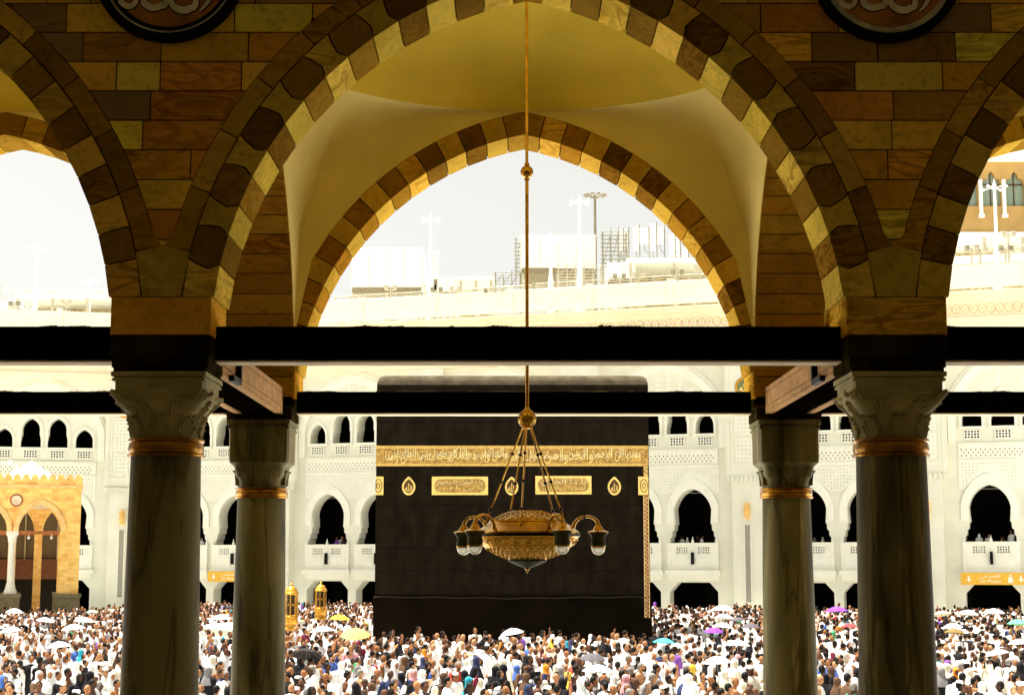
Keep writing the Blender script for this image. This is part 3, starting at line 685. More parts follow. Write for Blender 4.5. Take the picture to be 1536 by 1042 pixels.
# ================================================================== COURT: cube shrine
def shrine():
    YK = 75.0; x0 = at(563.5, 760, YK).x; x1 = at(974, 760, YK).x; H = at(770, 562, YK).z; yb = YK+11.0
    xc = (x0+x1)/2
    th = thing('cube_shrine', (xc, YK, 0), 'huge black cloth-covered cube with gold calligraphy band, standing in the crowd', 'shrine', absolute=True)
    # cloth body: front face as a fine grid with a rounded top edge and slight billow
    def sheet(y, xa, xb, za, zb, nx, nz, billow, flip=False):
        vs = []; fs = []
        for j in range(nz+1):
            z = za+(zb-za)*j/nz
            for i in range(nx+1):
                u = i/nx; x = xa+(xb-xa)*u
                bl = billow*(math.sin(u*PI*9+z)*.35+math.sin(u*PI*23+z*.7)*.2)*(1-z/H)
                vs.append((x, y+bl*.25, z))
        for j in range(nz):
            for i in range(nx): a = j*(nx+1)+i; fs.append((a, a+1, a+nx+2, a+nx+1))
        return vs, fs
    rc = .38
    def outline(r, zt):   # rounded rectangle in elevation
        return [(x0+.0, .0), (x1, .0)]+[(x1-r+r*math.cos(a), zt-r+r*math.sin(a)) for a in np.linspace(0, PI/2, 7)]+[(x0+r+r*math.cos(a), zt-r+r*math.sin(a)) for a in np.linspace(PI/2, PI, 7)]
    mb = MB(); z893 = at(770, 893, YK).z; zs = at(770, 577, YK).z
    mb.box(x0, x1, YK, yb, z893+.02, zs)
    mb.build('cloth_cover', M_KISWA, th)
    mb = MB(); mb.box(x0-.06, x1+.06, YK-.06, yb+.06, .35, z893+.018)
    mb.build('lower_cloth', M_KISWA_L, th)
    mb = MB(); mb.box(x0-.35, x1+.35, YK-.35, yb+.35, 0, .349); mb.build('plinth', M_WHITE, th)
    mb = MB()   # rolled top edge
    prof = [(YK+.0, zs+.001)]+[(YK+rc-rc*math.cos(a), H-rc+rc*math.sin(a)) for a in np.linspace(.15, PI/2, 8)]+[(yb-rc+rc*math.sin(a), H-rc+rc*math.cos(a)) for a in np.linspace(0, PI/2, 6)]+[(yb, zs+.001)]
    top = [(p[0], p[1]) for p in prof]; n = len(top)
    xs = [(x0, 1.0), (x0+.06, .35), (x0+.2, .08), (x0+.38, 0), (x1-.38, 0), (x1-.2, .08), (x1-.06, .35), (x1, 1.0)]
    vs = []; fs = []
    for x, dr in xs:
        for y, z in top: vs.append((x, y, zs+.001+(z-zs)*(1-dr*.75)))
    for i in range(len(xs)-1):
        for j in range(n-1): a = i*n+j; fs.append((a, a+1, a+n+1, a+n))
    fs.append(tuple(range(n))); fs.append(tuple(reversed([(len(xs)-1)*n+j for j in range(n)])))
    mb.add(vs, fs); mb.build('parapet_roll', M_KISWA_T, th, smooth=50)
    # stitched seams
    mb = MB()
    for py in (583, 633, 725, 757, 788, 822, 856):
        z = at(770, py, YK).z; mb.box(x0+.01, x1-.01, YK-.010, YK-.001, z-.012, z+.012)
    for i in range(1, 13):
        x = x0+(x1-x0)*i/13; z1_ = at(770, 701, YK).z; mb.box(x-.008, x+.008, YK-.008, YK-.0015, z893+.03, z1_)
    mb.build('cloth_seams', mat('black_seam_thread', (.008,.0055,.0035), .9, spec=0), th)
    mb = MB(); pts = [(x0-.05+(x1-x0+.1)*i/40, YK-.075, z893-.12+.02*math.sin(i*.9)+.13*math.sin(i/40*PI*1)*.0+.06*abs(math.cos(i/40*PI))) for i in range(41)]
    mb.tube(pts, .022, 5); mb.build('hem_rope', mat('pale_rope', (.045,.036,.022), .9, spec=0), th)
    # gold belt
    def panel(name, px0, px1, pa, pb, lines, capsule=False, d=.02, border=.11):
        xa, xb = at(px0, 700, YK).x, at(px1, 700, YK).x; za, zb = at(770, pb, YK).z, at(770, pa, YK).z
        y = YK-.001
        mb = MB()
        mb.prism([rect(xa, xb, za, zb)], XZ, y-d, y); p = mb.build(name, M_GTHREAD if capsule else M_GGROUND, th)
        m2 = MB(); e = border
        loops = [rect(xa+e, xb-e, za+e, zb-e)]
        if capsule:
            h = (zb-za)/2-e; loops = [[(xb-e-h+h*math.cos(a), (za+zb)/2+h*math.sin(a)) for a in np.linspace(-PI/2, PI/2, 11)]+[(xa+e+h+h*math.cos(a), (za+zb)/2+h*math.sin(a)) for a in np.linspace(PI/2, 3*PI/2, 11)]]
        m2.prism(loops, XZ, y-d-.006, y-d-.0005, back=False); m2.build('embroidered_ground', M_GGROUND, p)
        m3 = MB(); t = .022
        if not capsule:
            for zz in (za+.02, za+e-.01, zb-e-.012, zb-.045): m3.box(xa, xb, y-d-.014, y-d-.001, zz, zz+t)
            k = 0; x = xa+.05
            while x < xb-.1:
                for zz in (za+.045, zb-e+.012):
                    m3.tube([(x, y-d-.008, zz+(0 if k % 2 else .04)), (x+.07, y-d-.008, zz+(.04 if k % 2 else 0))], .010, 4)
                x += .07; k += 1
        m5 = MB()
        for (bx0, bx1, body) in lines[0]:
            text_into(m5, shape_arabic(body), at(bx0, 700, YK).x-.03, at(bx1, 700, YK).x+.03, za+e-.005, (zb-e+.005) if not capsule else za+(zb-za)*.56, XZ, y-d-.014, y-d-.0065, offset=.035 if not capsule else .03)
            text_into(m3, shape_arabic(body), at(bx0, 700, YK).x, at(bx1, 700, YK).x, za+e+.01, zb-e-.01 if not capsule else za+(zb-za)*.54, XZ, y-d-.022, y-d-.0145, offset=.012 if not capsule else .004)
        m3.build('gold_lettering', M_GTHREAD, p); m5.build('letter_outline', M_GDARK, p)
        if len(lines) > 1:
            m4 = MB()
            for (bx0, bx1, body) in lines[1]:
                text_into(m4, shape_arabic(body), at(bx0, 700, YK).x, at(bx1, 700, YK).x, za+e+(.12 if not capsule else (zb-za)*.36), zb-e-.02, XZ, y-d-.028, y-d-.0225, offset=.0)
            m4.build('upper_lettering', mat('pale_gold_thread', (.98,.80,.45), .5, .2, var=.2, scale=8), p)
        return p
    panel('gold_belt', 564, 972.5, 668, 699, [
        [(578, 652, 'مثابة للناس وأمنا'), (655, 735, 'وإذ جعلنا البيت'), (738, 812, 'مقام إبراهيم مصلى'), (815, 890, 'واتخذوا من'), (893, 962, 'وعهدنا إلى إبراهيم')],
        [(582, 670, 'طهرا بيتي للطائفين'), (673, 762, 'والعاكفين والركع'), (765, 850, 'وإسمعيل أن'), (853, 960, 'بسم الله الرحمن الرحيم')]])
    panel('calligraphy_cartouche', 648, 732, 714.5, 742, [[(656, 724, 'يا حي يا قيوم')], [(656, 724, 'يا رحمن يا رحيم')]], True)
    panel('calligraphy_cartouche', 803, 887, 713.5, 741, [[(811, 879, 'الحمد لله رب العالمين')], [(811, 879, 'يا ذا الجلال')]], True)
    for px0, px1 in ((564, 575.5), (957, 972)):
        xa, xb = at(px0, 700, YK).x, at(px1, 700, YK).x; za, zb = at(770, 742, YK).z, at(770, 714.5, YK).z
        mb = MB(); mb.prism([rect(xa, xb, za, zb)], XZ, YK-.05, YK-.001); p = mb.build('corner_cartouche', M_GTHREAD, th)
        mb = MB(); c_ = ((xa+xb)/2-(.06 if px0 < 600 else -.03), (za+zb)/2)
        for r_ in (.30, .12):
            q = [(c_[0]+r_*.55*math.cos(a), c_[1]+r_*math.sin(a)) for a in np.linspace(0, 2*PI, 25)]
            mb.tube([(min(max(a, xa+.01), xb-.01), YK-.055, b) for a, b in q], .018, 5)
        mb.build('roundel_outline', M_GDARK, p)
    for px in (613, 767.5, 921.5):
        c_ = at(px, 729.5, YK); mb = MB()
        def drop(k): 
            return [(c_.x+k*.31*math.sin(t)*(1 if math.cos(t) < 0 else (1-.55*math.cos(t)**2)), c_.z+k*(.40 if math.cos(t) < 0 else .46)*math.cos(t)) for t in np.linspace(0, 2*PI, 29)[:-1]]
        mb.prism([drop(1)], XZ, YK-.03, YK-.001); p = mb.build('drop_medallion', M_GTHREAD, th)
        mb = MB(); mb.prism([drop(.74)], XZ, YK-.036, YK-.0305, back=False); mb.build('medallion_ground', M_GDARK, p)
        mb = MB(); text_into(mb, '\ufdf2', c_.x-.17, c_.x+.17, c_.z-.22, c_.z+.17, XZ, YK-.048, YK-.034, offset=.01); mb.build('gold_lettering', M_GTHREAD, p)
    # corner strip in red, white and gold down the right edge
    xa, xb = at(965.5, 800, YK).x, at(973.2, 800, YK).x
    for name, pa, pb in (('gold_corner_strip', 699.5, 714), ('woven_corner_strip', 742.5, 926)):
        za, zb = at(770, pb, YK).z, at(770, pa, YK).z; mb = MB(); mb.box(xa, xb, YK-.075, YK-.001, za, zb)
        p = mb.build(name, M_GTHREAD if 'gold' in name else mat('red_brown_weave', (.34,.12,.04), .8, var=.3, scale=12), th)
        mb = MB(); z = za+.05; k = 0
        while z < zb-.12:
            w_ = (xb-xa); mb.tube([(xa+w_*.2, YK-.082, z), (xa+w_*.8, YK-.082, z+.09), (xa+w_*.25, YK-.082, z+.16)], .022, 4); z += .19
        mb.box(xa-.005, xa+.03, YK-.085, YK-.0755, za, zb); mb.box(xb-.03, xb+.005, YK-.085, YK-.0755, za, zb)
        mb.build('strip_embroidery', mat('cream_thread', (.90,.68,.32), .7) if 'woven' in name else M_GDARK, p)
shrine()

# low semicircular wall and its two lanterns
HC = (-6.5, 81.0, 8.0)
def hijr():
    mb = MB(); n = 40; angs = [R(232+(128-232)*i/n) for i in range(n+1)]
    for (r0, r1, z0, z1) in ((HC[2]-.55, HC[2]+.55, 0, 1.62), (HC[2]-.65, HC[2]+.65, 1.62, 1.72), (HC[2]-.7, HC[2]+.7, 1.72, 1.80)):
        outer = [(HC[0]+r1*math.cos(a), HC[1]+r1*math.sin(a)) for a in angs]; inner = [(HC[0]+r0*math.cos(a), HC[1]+r0*math.sin(a)) for a in reversed(angs)]
        mb.prism([outer+inner], lambda a, b, d: (a, b, d), z0, z1-.001)
    tag(mb.build('low_marble_wall', M_WHITE), 'low curved white marble wall beside the black cube, half hidden by people', 'low wall', kind='thing')
    for px, Yl, zb, zt, lab in ((437, 74.2, 1.80, 4.03, 'larger golden lantern half hidden by the rear left column'), (481, 88.0, 1.80, 3.92, 'golden domed lantern in front of the dark doorway, left of the black cube')):
        c = at(px, 900, Yl); th = thing('gold_lantern', (c.x, Yl, zb), lab, 'lantern', 'gold lanterns on the low marble wall'); H = zt-zb; r = .30
        mb = MB(); mb.lathe([(.34, 0), (.34, .08), (.26, .12), (.24, .25), (.30, .32), (.32, .36), (.32, .62), (.29, .66), (.30, .70)], n=16); mb.build('pedestal', M_GOLDL, th, smooth=35)
        mb = MB(); mb.lathe([(.20, .70), (.20, H*.72)], n=12); mb.build('lamp_glass', mat('dark_lantern_glass', (.06,.04,.02), .2), th, smooth=40)
        mb = MB()
        for i in range(8):
            a = 2*PI*i/8; mb.tube([(.285*math.cos(a), .285*math.sin(a), .68), (.285*math.cos(a), .285*math.sin(a), H*.72)], .026, 6)
            a2 = a+PI/8; mb.ell((.25*math.cos(a2), .25*math.sin(a2), .70+(H*.72-.7)*.5), (.05, .05, .06), 6, 4)
        mb.build('cage_bars', M_GOLDL, th, smooth=40)
        mb = MB(); mb.lathe([(.31, H*.72), (.335, H*.735), (.325, H*.76), (.29, H*.775), (.275, H*.80), (.21, H*.85), (.11, H*.885), (.06, H*.90), (.05, H*.92), (.075, H*.935), (.03, H*.955), (.012, H)], n=20); mb.build('dome', M_GOLDL, th, smooth=35)
M_GOLDL = mat('lantern_gilding', (.72,.36,.05), .42, .55, var=.2, scale=7)  # gilding of the lanterns on the low wall
hijr()

# ================================================================== COURT: orange sandstone portico (left)
def portico():
    YP = 112.0; X = lambda px: at(px, 820, YP).x; Z = lambda py: at(60, py, YP).z
    zt = Z(733); z_sp = Z(797); z_ap = Z(757); xr = X(119.5); dx = 3.55; hw = 1.40
    cxs = [X(61)-dx*i for i in range(4)]
    th = thing('old_portico', (xr, YP, 0), 'sunlit orange sandstone portico with pointed arches and battlements behind the left crowd', 'portico', absolute=True); th.rotation_euler.z = R(17)
    m = stone_block_mat()
    xl = cxs[-1]-dx/2
    def front(y, t, nm, cs, hw, z_ap):
        mb = MB()
        pts = [(xl, zt), (xl, z_sp)]
        for c in sorted(cs):
            pts += [(c-hw, z_sp)]+[(c-x, z) for x, z in pointed(hw, z_sp, z_ap, 10)][1:]+[(c+x, z) for x, z in reversed(pointed(hw, z_sp, z_ap, 10)[:-1])]
        pts += [(xr, z_sp), (xr, zt)]
        mb.prism([pts], XZ, y, y+t); return mb.build(nm, m, th)
    front(YP, .7, 'front_wall', cxs, hw, z_ap); front(YP+5.2, .7, 'rear_wall', [c+e for c in cxs for e in (-dx/4, dx/4)], .60, z_ap-.35)
    mb = MB()
    for c in cxs:
        for off, w_, d in ((.0, .34, .10),):
            P = pointed(hw+.0, z_sp, z_ap, 10); Q = pointed(hw+w_, z_sp, z_ap+w_*1.15, 10)
            lp = [(c+x, z) for x, z in P]+[(c-x, z) for x, z in reversed(P[:-1])]; lq = [(c+x, z) for x, z in Q]+[(c-x, z) for x, z in reversed(Q[:-1])]
            mb.prism([lq+lp[::-1]], XZ, YP-d, YP-.001)
    mb.build('arch_band', mat('pale_orange_stone', (.80,.52,.20), .85, var=.12, scale=2), th)
    zc = Z(797)-.25
    zbase = Z(890); zcap = Z(806)
    # piers and columns
    mb = MB(); mb.box(X(90), xr, YP, YP+.9, zbase, z_sp-.002); mb.build('end_pier', m, th)
    mb = MB(); mb.box(X(90)+.05, xr-.02, YP+5.0, YP+5.9, zbase, z_sp-.002); mb.build('end_pier', m, th)
    for i in range(3):
        x = (cxs[i]+cxs[i+1])/2
        mb = MB(); mb.lathe([(.42, zbase), (.42, zbase+.2), (.34, zbase+.35), (.30, zbase+.6), (.24, zbase+.8), (.215, zcap-.5), (.22, zcap-.35), (.27, zcap-.3), (.30, zcap), (.36, z_sp-.25)], (x, YP+.35, 0), 20)
        mb.box(x-.4, x+.4, YP-.02, YP+.72, z_sp-.25, z_sp-.003); mb.build('white_column', M_WHITE, th, smooth=40)
        mb = MB(); mb.box(x-.27, x+.27, YP+5.0, YP+5.8, zbase, z_sp-.003); mb.build('rear_pier', m, th)
        mb = MB(); mb.box(cxs[i]-.27, cxs[i]+.27, YP+5.2, YP+5.8, 0, z_sp-.003); mb.build('rear_pier', m, th)
        mb = MB(); mb.box(x-.62, x+.62, YP-.28, YP+.98, 0, zbase-.25); mb.box(x-.72, x+.72, YP-.38, YP+1.08, zbase-.25, zbase-.002); mb.build('pedestal', M_PED, th)
        mb = MB(); mb.box(x-.65, x+.65, YP+4.8, YP+6.0, 0, zbase-.002); mb.build('pedestal', M_PED, th)
    for yy in (YP-.2, YP+4.8):
        mb = MB(); mb.box(X(86), xr+.12, yy, yy+1.3, 0, zbase-.25); mb.box(X(85), xr+.2, yy-.1, yy+1.4, zbase-.25, zbase-.002); mb.build('pedestal', M_PED, th)
    # side arch of the end bay
    for xs_ in (xr-.7,):
        yc = YP+2.95; hh = 2.0; P = pointed(hh, z_sp, z_ap, 10)
        pts = [(YP+.701, zt-.01), (YP+.701, z_sp)]+[(yc-x, z) for x, z in P]+[(yc+x, z) for x, z in reversed(P[:-1])]+[(YP+5.199, z_sp), (YP+5.199, zt-.01)]
        mb = MB(); mb.prism([pts], lambda a, b, d: (d, a, b), xs_, xr-.002); mb.build('side_wall', m, th)
    # cornice, battlements
    mb = MB(); mb.box(xl, xr+.12, YP-.12, YP+5.95, zt+.001, zt+.25); mb.build('cornice', mat('pale_orange_stone', ()), th)
    mb = MB(); mb.box(xl, xr+.04, YP-.06, YP+.25, zt+.251, Z(720)); zb = Z(720)
    x = xr
    while x > xl+.3:
        w_ = .46; mb.prism([[(x-w_, zb), (x, zb), (x, zb+.22), (x-w_/2, Z(711)), (x-w_, zb+.22)]], XZ, YP-.04, YP+.22); x -= w_+.12
    y = YP+.3
    mb.box(xr-.25, xr+.04, YP+.251, YP+5.9, zt+.251, zb-.01)
    while y < YP+5.6:
        mb.prism([[(y, zb-.01), (y+.46, zb-.01), (y+.46, zb+.22), (y+.23, Z(711)), (y, zb+.22)]], lambda a, b, d: (d, a, b), xr-.24, xr+.03); y += .58
    mb.build('battlements', m, th)
    mb = MB(); mb.box(xl, xr-.26, YP+.26, YP+5.9, zt+.252, zt+.32); mb.build('roof', M_WHITE, th)
    # tie beams with little lamps
    for c in cxs:
        for ya, yb_ in ((YP+.12, YP+.42), (YP+5.3, YP+5.5)): mb = MB(); mb.box(c-hw-.05, c+hw+.05, ya, yb_, Z(801), Z(796)); mb.build('tie_beam', mat('red_brown_beam', (.36,.13,.04), .7), th)
    for c in cxs[:3]:
        for e in (-.7, .8):
            mb = MB(); mb.lathe([(.03, .2), (.04, .08), (.10, .02), (.08, -.10), (.02, -.16)], (c+e, YP+.27, Z(801)-.2), 10); mb.build('hanging_lamp', M_WHITE, th, smooth=50)
    # plaque between arches
    c = at(29, 751, YP); 
    mb = MB(); mb.lathe([(.44, 0), (.44, .06), (.36, .07), (.36, .05)], (0, 0, 0), 24)
    mb.v = [(c.x+v[0], YP-v[2]-.001, c.z+v[1]) for v in mb.v]; p = mb.build('round_plaque', mat('red_brown_plaque', (.42,.14,.06), .6), th, smooth=30)
    mb = MB(); mb.lathe([(.33, .071), (.33, .085)], (0, 0, 0), 24); text_into(mb, '\ufdf2', -.2, .2, -.2, .2, lambda a, b, d: (a, b, d), .1, .088)
    mb.v = [(c.x+v[0], YP-v[2]-.001, c.z+v[1]) for v in mb.v]; mb.build('plaque_face', mat('pale_plaque', (.80,.65,.45), .6), p)
    # dark glazed partition behind, with brown band
    yb = YP+9.0
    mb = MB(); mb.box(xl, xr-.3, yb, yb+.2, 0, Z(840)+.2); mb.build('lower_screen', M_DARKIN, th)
    mb = MB(); mb.box(xl, xr-.3, yb-.3, yb-.001, at(60, 868, yb).z, at(60, 838, yb).z); mb.build('brown_screen_band', mat('brown_panel', (.14,.06,.03), .8), th)
    mb = MB(); mb.box(xl, xr-.3, yb, yb+.2, Z(840)+.201, zt-.1); mb.build('upper_glazing', mat('grey_brown_glazing', (.12,.09,.05), .4), th)
    mb = MB(); x = xl
    while x < xr-.5: mb.box(x, x+.09, yb-.08, yb-.002, Z(838), zt-.1); x += 1.15
    mb.build('glazing_bars', mat('pale_glazing_bar', (.45,.38,.24), .7), th)
    # white tent roof on a short drum
    c = at(47, 716, YP+3.6); mb = MB(); zt2 = at(47, 692, YP+3.6).z; r = 2.0
    mb.lathe([(r, 0), (r*1.06, .02), (r*.62, (zt2-c.z)*.42), (r*.25, (zt2-c.z)*.74), (.05, (zt2-c.z)), (.03, (zt2-c.z)+.15), (.01, (zt2-c.z)+.4)], c, 4, rot=PI/4)
    mb.lathe([(r*.98, c.z*0-2.2), (r*.98, 0)], c, 4, rot=PI/4)
    o = mb.build('tent_pavilion', M_WHITE2); tag(o, 'white pointed tent roof rising behind the orange battlements', 'tent', kind='thing')
    c = at(20, 712, YP-1.8); YQ = YP-1.8
    t2 = thing('security_camera', (c.x, YQ, zb), 'small white camera mast on the left end of the orange battlements', 'camera mast', absolute=True)
    mb = MB(); mb.tube([(c.x, YQ, zb), (c.x, YQ, at(20, 693, YQ).z)], .05, 8); zc2 = at(20, 695, YQ).z; mb.build('mast', M_WHITE2, t2)
    mb = MB(); mb.box(c.x-.42, c.x-.02, YQ-.15, YQ+.2, zc2-.1, zc2+.22); mb.box(c.x+.1, c.x+.36, YQ-.1, YQ+.2, zc2+.05, zc2-.4); mb.build('camera_head', M_WHITE2, t2)
def stone_block_mat():
    m = bpy.data.materials.new('orange_sandstone_blocks'); N, L = nodes(m); b = N['Principled BSDF']; b.inputs['Roughness'].default_value = .85
    tc = N.new('ShaderNodeTexCoord'); sx = N.new('ShaderNodeSeparateXYZ'); cx = N.new('ShaderNodeCombineXYZ'); ad = N.new('ShaderNodeMath'); ad.operation = 'ADD'
    L.new(tc.outputs['Object'], sx.inputs[0]); L.new(sx.outputs['X'], ad.inputs[0]); L.new(sx.outputs['Y'], ad.inputs[1]); L.new(ad.outputs[0], cx.inputs['X']); L.new(sx.outputs['Z'], cx.inputs['Y'])
    br = N.new('ShaderNodeTexBrick'); br.inputs['Scale'].default_value = 1; br.inputs['Brick Width'].default_value = .5; br.inputs['Row Height'].default_value = .26
    br.inputs['Mortar Size'].default_value = .012; br.inputs['Color1'].default_value = (.90,.58,.16,1); br.inputs['Color2'].default_value = (.68,.33,.06,1); br.inputs['Mortar'].default_value = (.70,.45,.18,1); br.inputs['Bias'].default_value = -.25
    L.new(cx.outputs[0], br.inputs['Vector'])
    nz = N.new('ShaderNodeTexNoise'); nz.inputs['Scale'].default_value = 1.5; nz.inputs['Detail'].default_value = 5; L.new(tc.outputs['Object'], nz.inputs['Vector'])
    mx = N.new('ShaderNodeMix'); mx.data_type = 'RGBA'; mx.blend_type = 'OVERLAY'; mx.inputs['Factor'].default_value = .6; L.new(br.outputs['Color'], mx.inputs['A']); L.new(nz.outputs['Fac'], mx.inputs['B']); L.new(mx.outputs['Result'], b.inputs['Base Color'])
    return m
M_PED = mat('grey_brown_pedestal', (.20,.165,.09), .8, var=.15, scale=3)
portico()

# ================================================================== COURT: white marble wings
PB = (at(225, 700, 138.2).x, 138.2)
uM = Vector((58.8, -20.4)).normalized()
def wing_pt(px):
    """plan point of the long wing as seen at image column px"""
    k = (px-768)/F*.992   # x = k*y (approx)
    # PB + u*s with x = k*y
    s_ = (k*PB[1]-PB[0])/(uM.x-k*uM.y); return s_, PB[0]+uM.x*s_, PB[1]+uM.y*s_
def holes(x0, x1, z0, z1, nx, nz, k=.42, stars=True):
    """diamond openings on a staggered grid"""
    L = []; dx = (x1-x0)/nx; dz = (z1-z0)/nz
    for i in range(nx):
        for j in range(nz):
            cx, cz = x0+dx*(i+.5), z0+dz*(j+.5)
            if (i+j) % 2 or not stars: L.append([(cx-dx*k, cz), (cx, cz-dz*k), (cx+dx*k, cz), (cx, cz+dz*k)])
            else: L.append([(cx-dx*k*.78, cz-dz*k*.78), (cx+dx*k*.78, cz-dz*k*.78), (cx+dx*k*.78, cz+dz*k*.78), (cx-dx*k*.78, cz+dz*k*.78)])
    return L
def lattice(mb, x0, x1, z0, z1, nx, nz, y, t=.06, frame=.05, k=.40):
    """pierced stone grille"""
    mb.prism([rect(x0, x1, z0, z1)]+holes(x0+frame, x1-frame, z0+frame, z1-frame, nx, nz, k), XZ, y-t, y, back=False)
ZT = 24.3
WIN = [(-3.3, .70, 16.2), (-1.1, .80, 17.1), (1.1, .80, 17.1), (3.3, .70, 16.2)]
def bay_parts(th, cx, sign):
    L = []
    hb = 6.65
    mb = MB(); loops = [rect(cx-hb, cx+hb, 0, ZT)]
    for e in (-2.25, 2.25):
        x = cx+e
        loops.append([(x-1.9, .02), (x+1.9, .02), (x+1.9, 2.7), (x+1.25, 3.4), (x-1.25, 3.4), (x-1.9, 2.7)])
        cus = [(1.87, 5.3), (1.87, 6.35), (1.78, 6.45), (1.76, 6.75), (1.66, 6.85), (1.64, 7.2), (1.50, 7.32), (1.48, 7.7), (1.38, 7.8)]
        loops.append(arch_loop(x, 1.46, 0, 8.85, 10.42, 9, cus))
    for e, w_, a in WIN:
        x = cx+e; loops.append(arch_loop(x, w_*(.88 if w_ > .75 else 1), 0, a-1.0, a, 7, [(w_*1.06, 14.6), (w_*1.06, 15.2), (w_*.98, 15.3), (w_*.96, 15.55), (w_*.88, 15.65)] if w_ > .75 else [(w_, 14.6)]))
    mb.prism(loops, XZ, 0, 1.3, back=False); mb.build('bay_wall', M_WHITE, th)
    for e in (-2.25, 2.25):
        x = cx+e; P = arch_loop(x, 1.49, 0, 8.85, 10.46, 10, [(1.49, 7.85)]); Q = arch_loop(x, 2.04, 0, 8.95, 11.25, 10, [(2.04, 7.85)])
        mb = MB(); mb.prism([P[0:1] and (Q[0:]+P[::-1])], XZ, -.14, -.001); mb.build('arch_surround', M_WHITE2, th)
        mb = MB()     # balcony front with two pierced panels, rails and small finials
        y = -.22
        mb.prism([rect(x-2.0, x+2.0, 4.3, 6.28), rect(x-1.35, x-.35, 5.50, 6.10)[::-1], rect(x+.35, x+1.35, 5.50, 6.10)[::-1]], XZ, y, y+.2)
        for q in (-1.35, .35): lattice(mb, x+q, x+q+1.0, 5.5, 6.1, 5, 3, y+.12, .08, .04)
        mb.box(x-2.05, x+2.05, y-.06, y+.22, 6.281, 6.36)
        for q in (-1.9, 0, 1.9): mb.lathe([(.10, 6.36), (.12, 6.46), (.09, 6.54), (.05, 6.62), (.01, 6.85)], (x+q, y+.08, 0), 8)
        for q in (-1.0, 1.0): mb.prism([rect(x+q-.75, x+q+.75, 4.5, 5.3), rect(x+q-.69, x+q+.69, 4.56, 5.24)[::-1]], XZ, y-.03, y-.001)
        mb.box(x-2.15, x+2.15, -.42, -.0, 3.95, 4.3); mb.box(x-2.0, x+2.0, -.12, -.0, 3.55, 3.949)
        mb.build('balcony_front', M_WHITE2, th)
        mb = MB(); mb.box(x-.11, x+.11, y-.2, y-.002, 4.75, 5.65); mb.build('column_speaker', M_BLACK, th)
    for e, w_, a in WIN:
        x = cx+e; mb = MB()
        P = arch_loop(x, w_+.02, 0, a-1.0, a+.02, 8, [(w_+.02, 14.62)]); Q = arch_loop(x, w_+.2, 0, a-.98, a+.26, 8, [(w_+.2, 14.62)])
        mb.prism([Q+P[::-1]], XZ, -.10, -.001)
        mb.box(x-w_-.2, x+w_+.2, -.2, -.001, 14.42, 14.6)
        lattice(mb, x-.6, x+.6, 13.68, 14.38, 5, 3, -.03, .09, .05, .44)
        mb.build('window_frame', M_WHITE2, th)
        mb = MB(); mb.box(x-.56, x+.56, -.028, -.012, 13.72, 14.34); mb.build('grille_shade_backing', M_DARKIN, th)  # dark sheet stands in for the shade behind the pierced grille
    # frieze of pierced stars with scalloped upper edge
    mb = MB(); x0, x1 = cx-4.35, cx+4.35
    mb.box(x0, x1, -.10, -.001, 12.3, 12.36); mb.box(x0, x1, -.16, -.001, 13.32, 13.42)
    n = 24
    mb.prism([rect(x0+.02, x1-.02, 12.37, 13.31)]+[[(x, z-.09), (x+.075, z), (x, z+.09), (x-.075, z)] for j in range(3) for x, z in [(x0+.25+(x1-x0-.5)*(i+.5*(j % 2))/n, 12.52+j*.21) for i in range(n)]], XZ, -.08, -.03, back=False)
    for i in range(n):
        x = x0+(x1-x0)*(i+.5)/n; w_ = (x1-x0)/n/2
        mb.prism([[(x-w_*.85, 13.31), (x-w_*.85, 13.18), (x, 13.04), (x+w_*.85, 13.18), (x+w_*.85, 13.31)]], XZ, -.13, -.081, back=False)
    Lh = []
    for i in range(34):
        for j in range(8):
            x = cx-4.2+8.4*(i+.5)/34; z = 10.3+j*.235
            inside = any(abs(x-cx-e) < 2.15 and z < 11.75-abs(abs(x-cx-e))**1.7*.6 for e in (-2.25, 2.25))
            if not inside: Lh.append([(x-.06, z-.055), (x+.06, z-.055), (x+.06, z+.055), (x-.06, z+.055)] if (i+j) % 2 else [(x-.07, z), (x, z-.07), (x+.07, z), (x, z+.07)])
    mb.prism([rect(cx-4.35, cx+4.35, 10.1, 12.25)]+Lh+[arch_loop(cx+e, 1.99, 0, 10.101, 11.28, 6, []) if False else [(cx+e-1.75, 10.11), (cx+e+1.75, 10.11), (cx+e+1.2, 10.6), (cx+e+.6, 11.0), (cx+e, 11.2), (cx+e-.6, 11.0), (cx+e-1.2, 10.6)] for e in (-2.25, 2.25)], XZ, -.05, -.004, back=False)
    mb.build('carved_frieze', M_WHITE2, th)
    mb = MB(); mb.box(x0+.05, x1-.05, -.025, -.012, 12.4, 13.28); mb.build('frieze_ground', mat('tan_recess_shade', (.42,.36,.22), .9), th)  # shade inside the frieze holes put into the backing colour
    # big relieving arch over the window group
    mb = MB(); P = arch_loop(cx, 4.45, 0, 15.8, 19.5, 14, [(4.45, 13.5)]); Q = arch_loop(cx, 5.0, 0, 15.8, 20.2, 14, [(5.0, 13.5)])
    mb.prism([Q+P[::-1]], XZ, -.26, -.001)
    Q2 = arch_loop(cx, 5.25, 0, 15.8, 20.5, 14, [(5.25, 13.5)]); mb.prism([Q2+Q[::-1]], XZ, -.12, -.001); mb.build('relieving_arch', M_WHITE2, th)
    mb = MB()
    for q in range(60):
        e = (q % 10-4.5)*.9; z = 17.6+(q//10)*.42
        if abs(e) < 4.2-(max(z-16, 0))**1.5*.62 and z > 17.5: mb.prism([[(cx+e-.25, z), (cx+e, z-.17), (cx+e+.25, z), (cx+e, z+.17)]], XZ, -.05, -.001, back=False)
    mb.build('tympanum_carving', M_WHITE2, th)
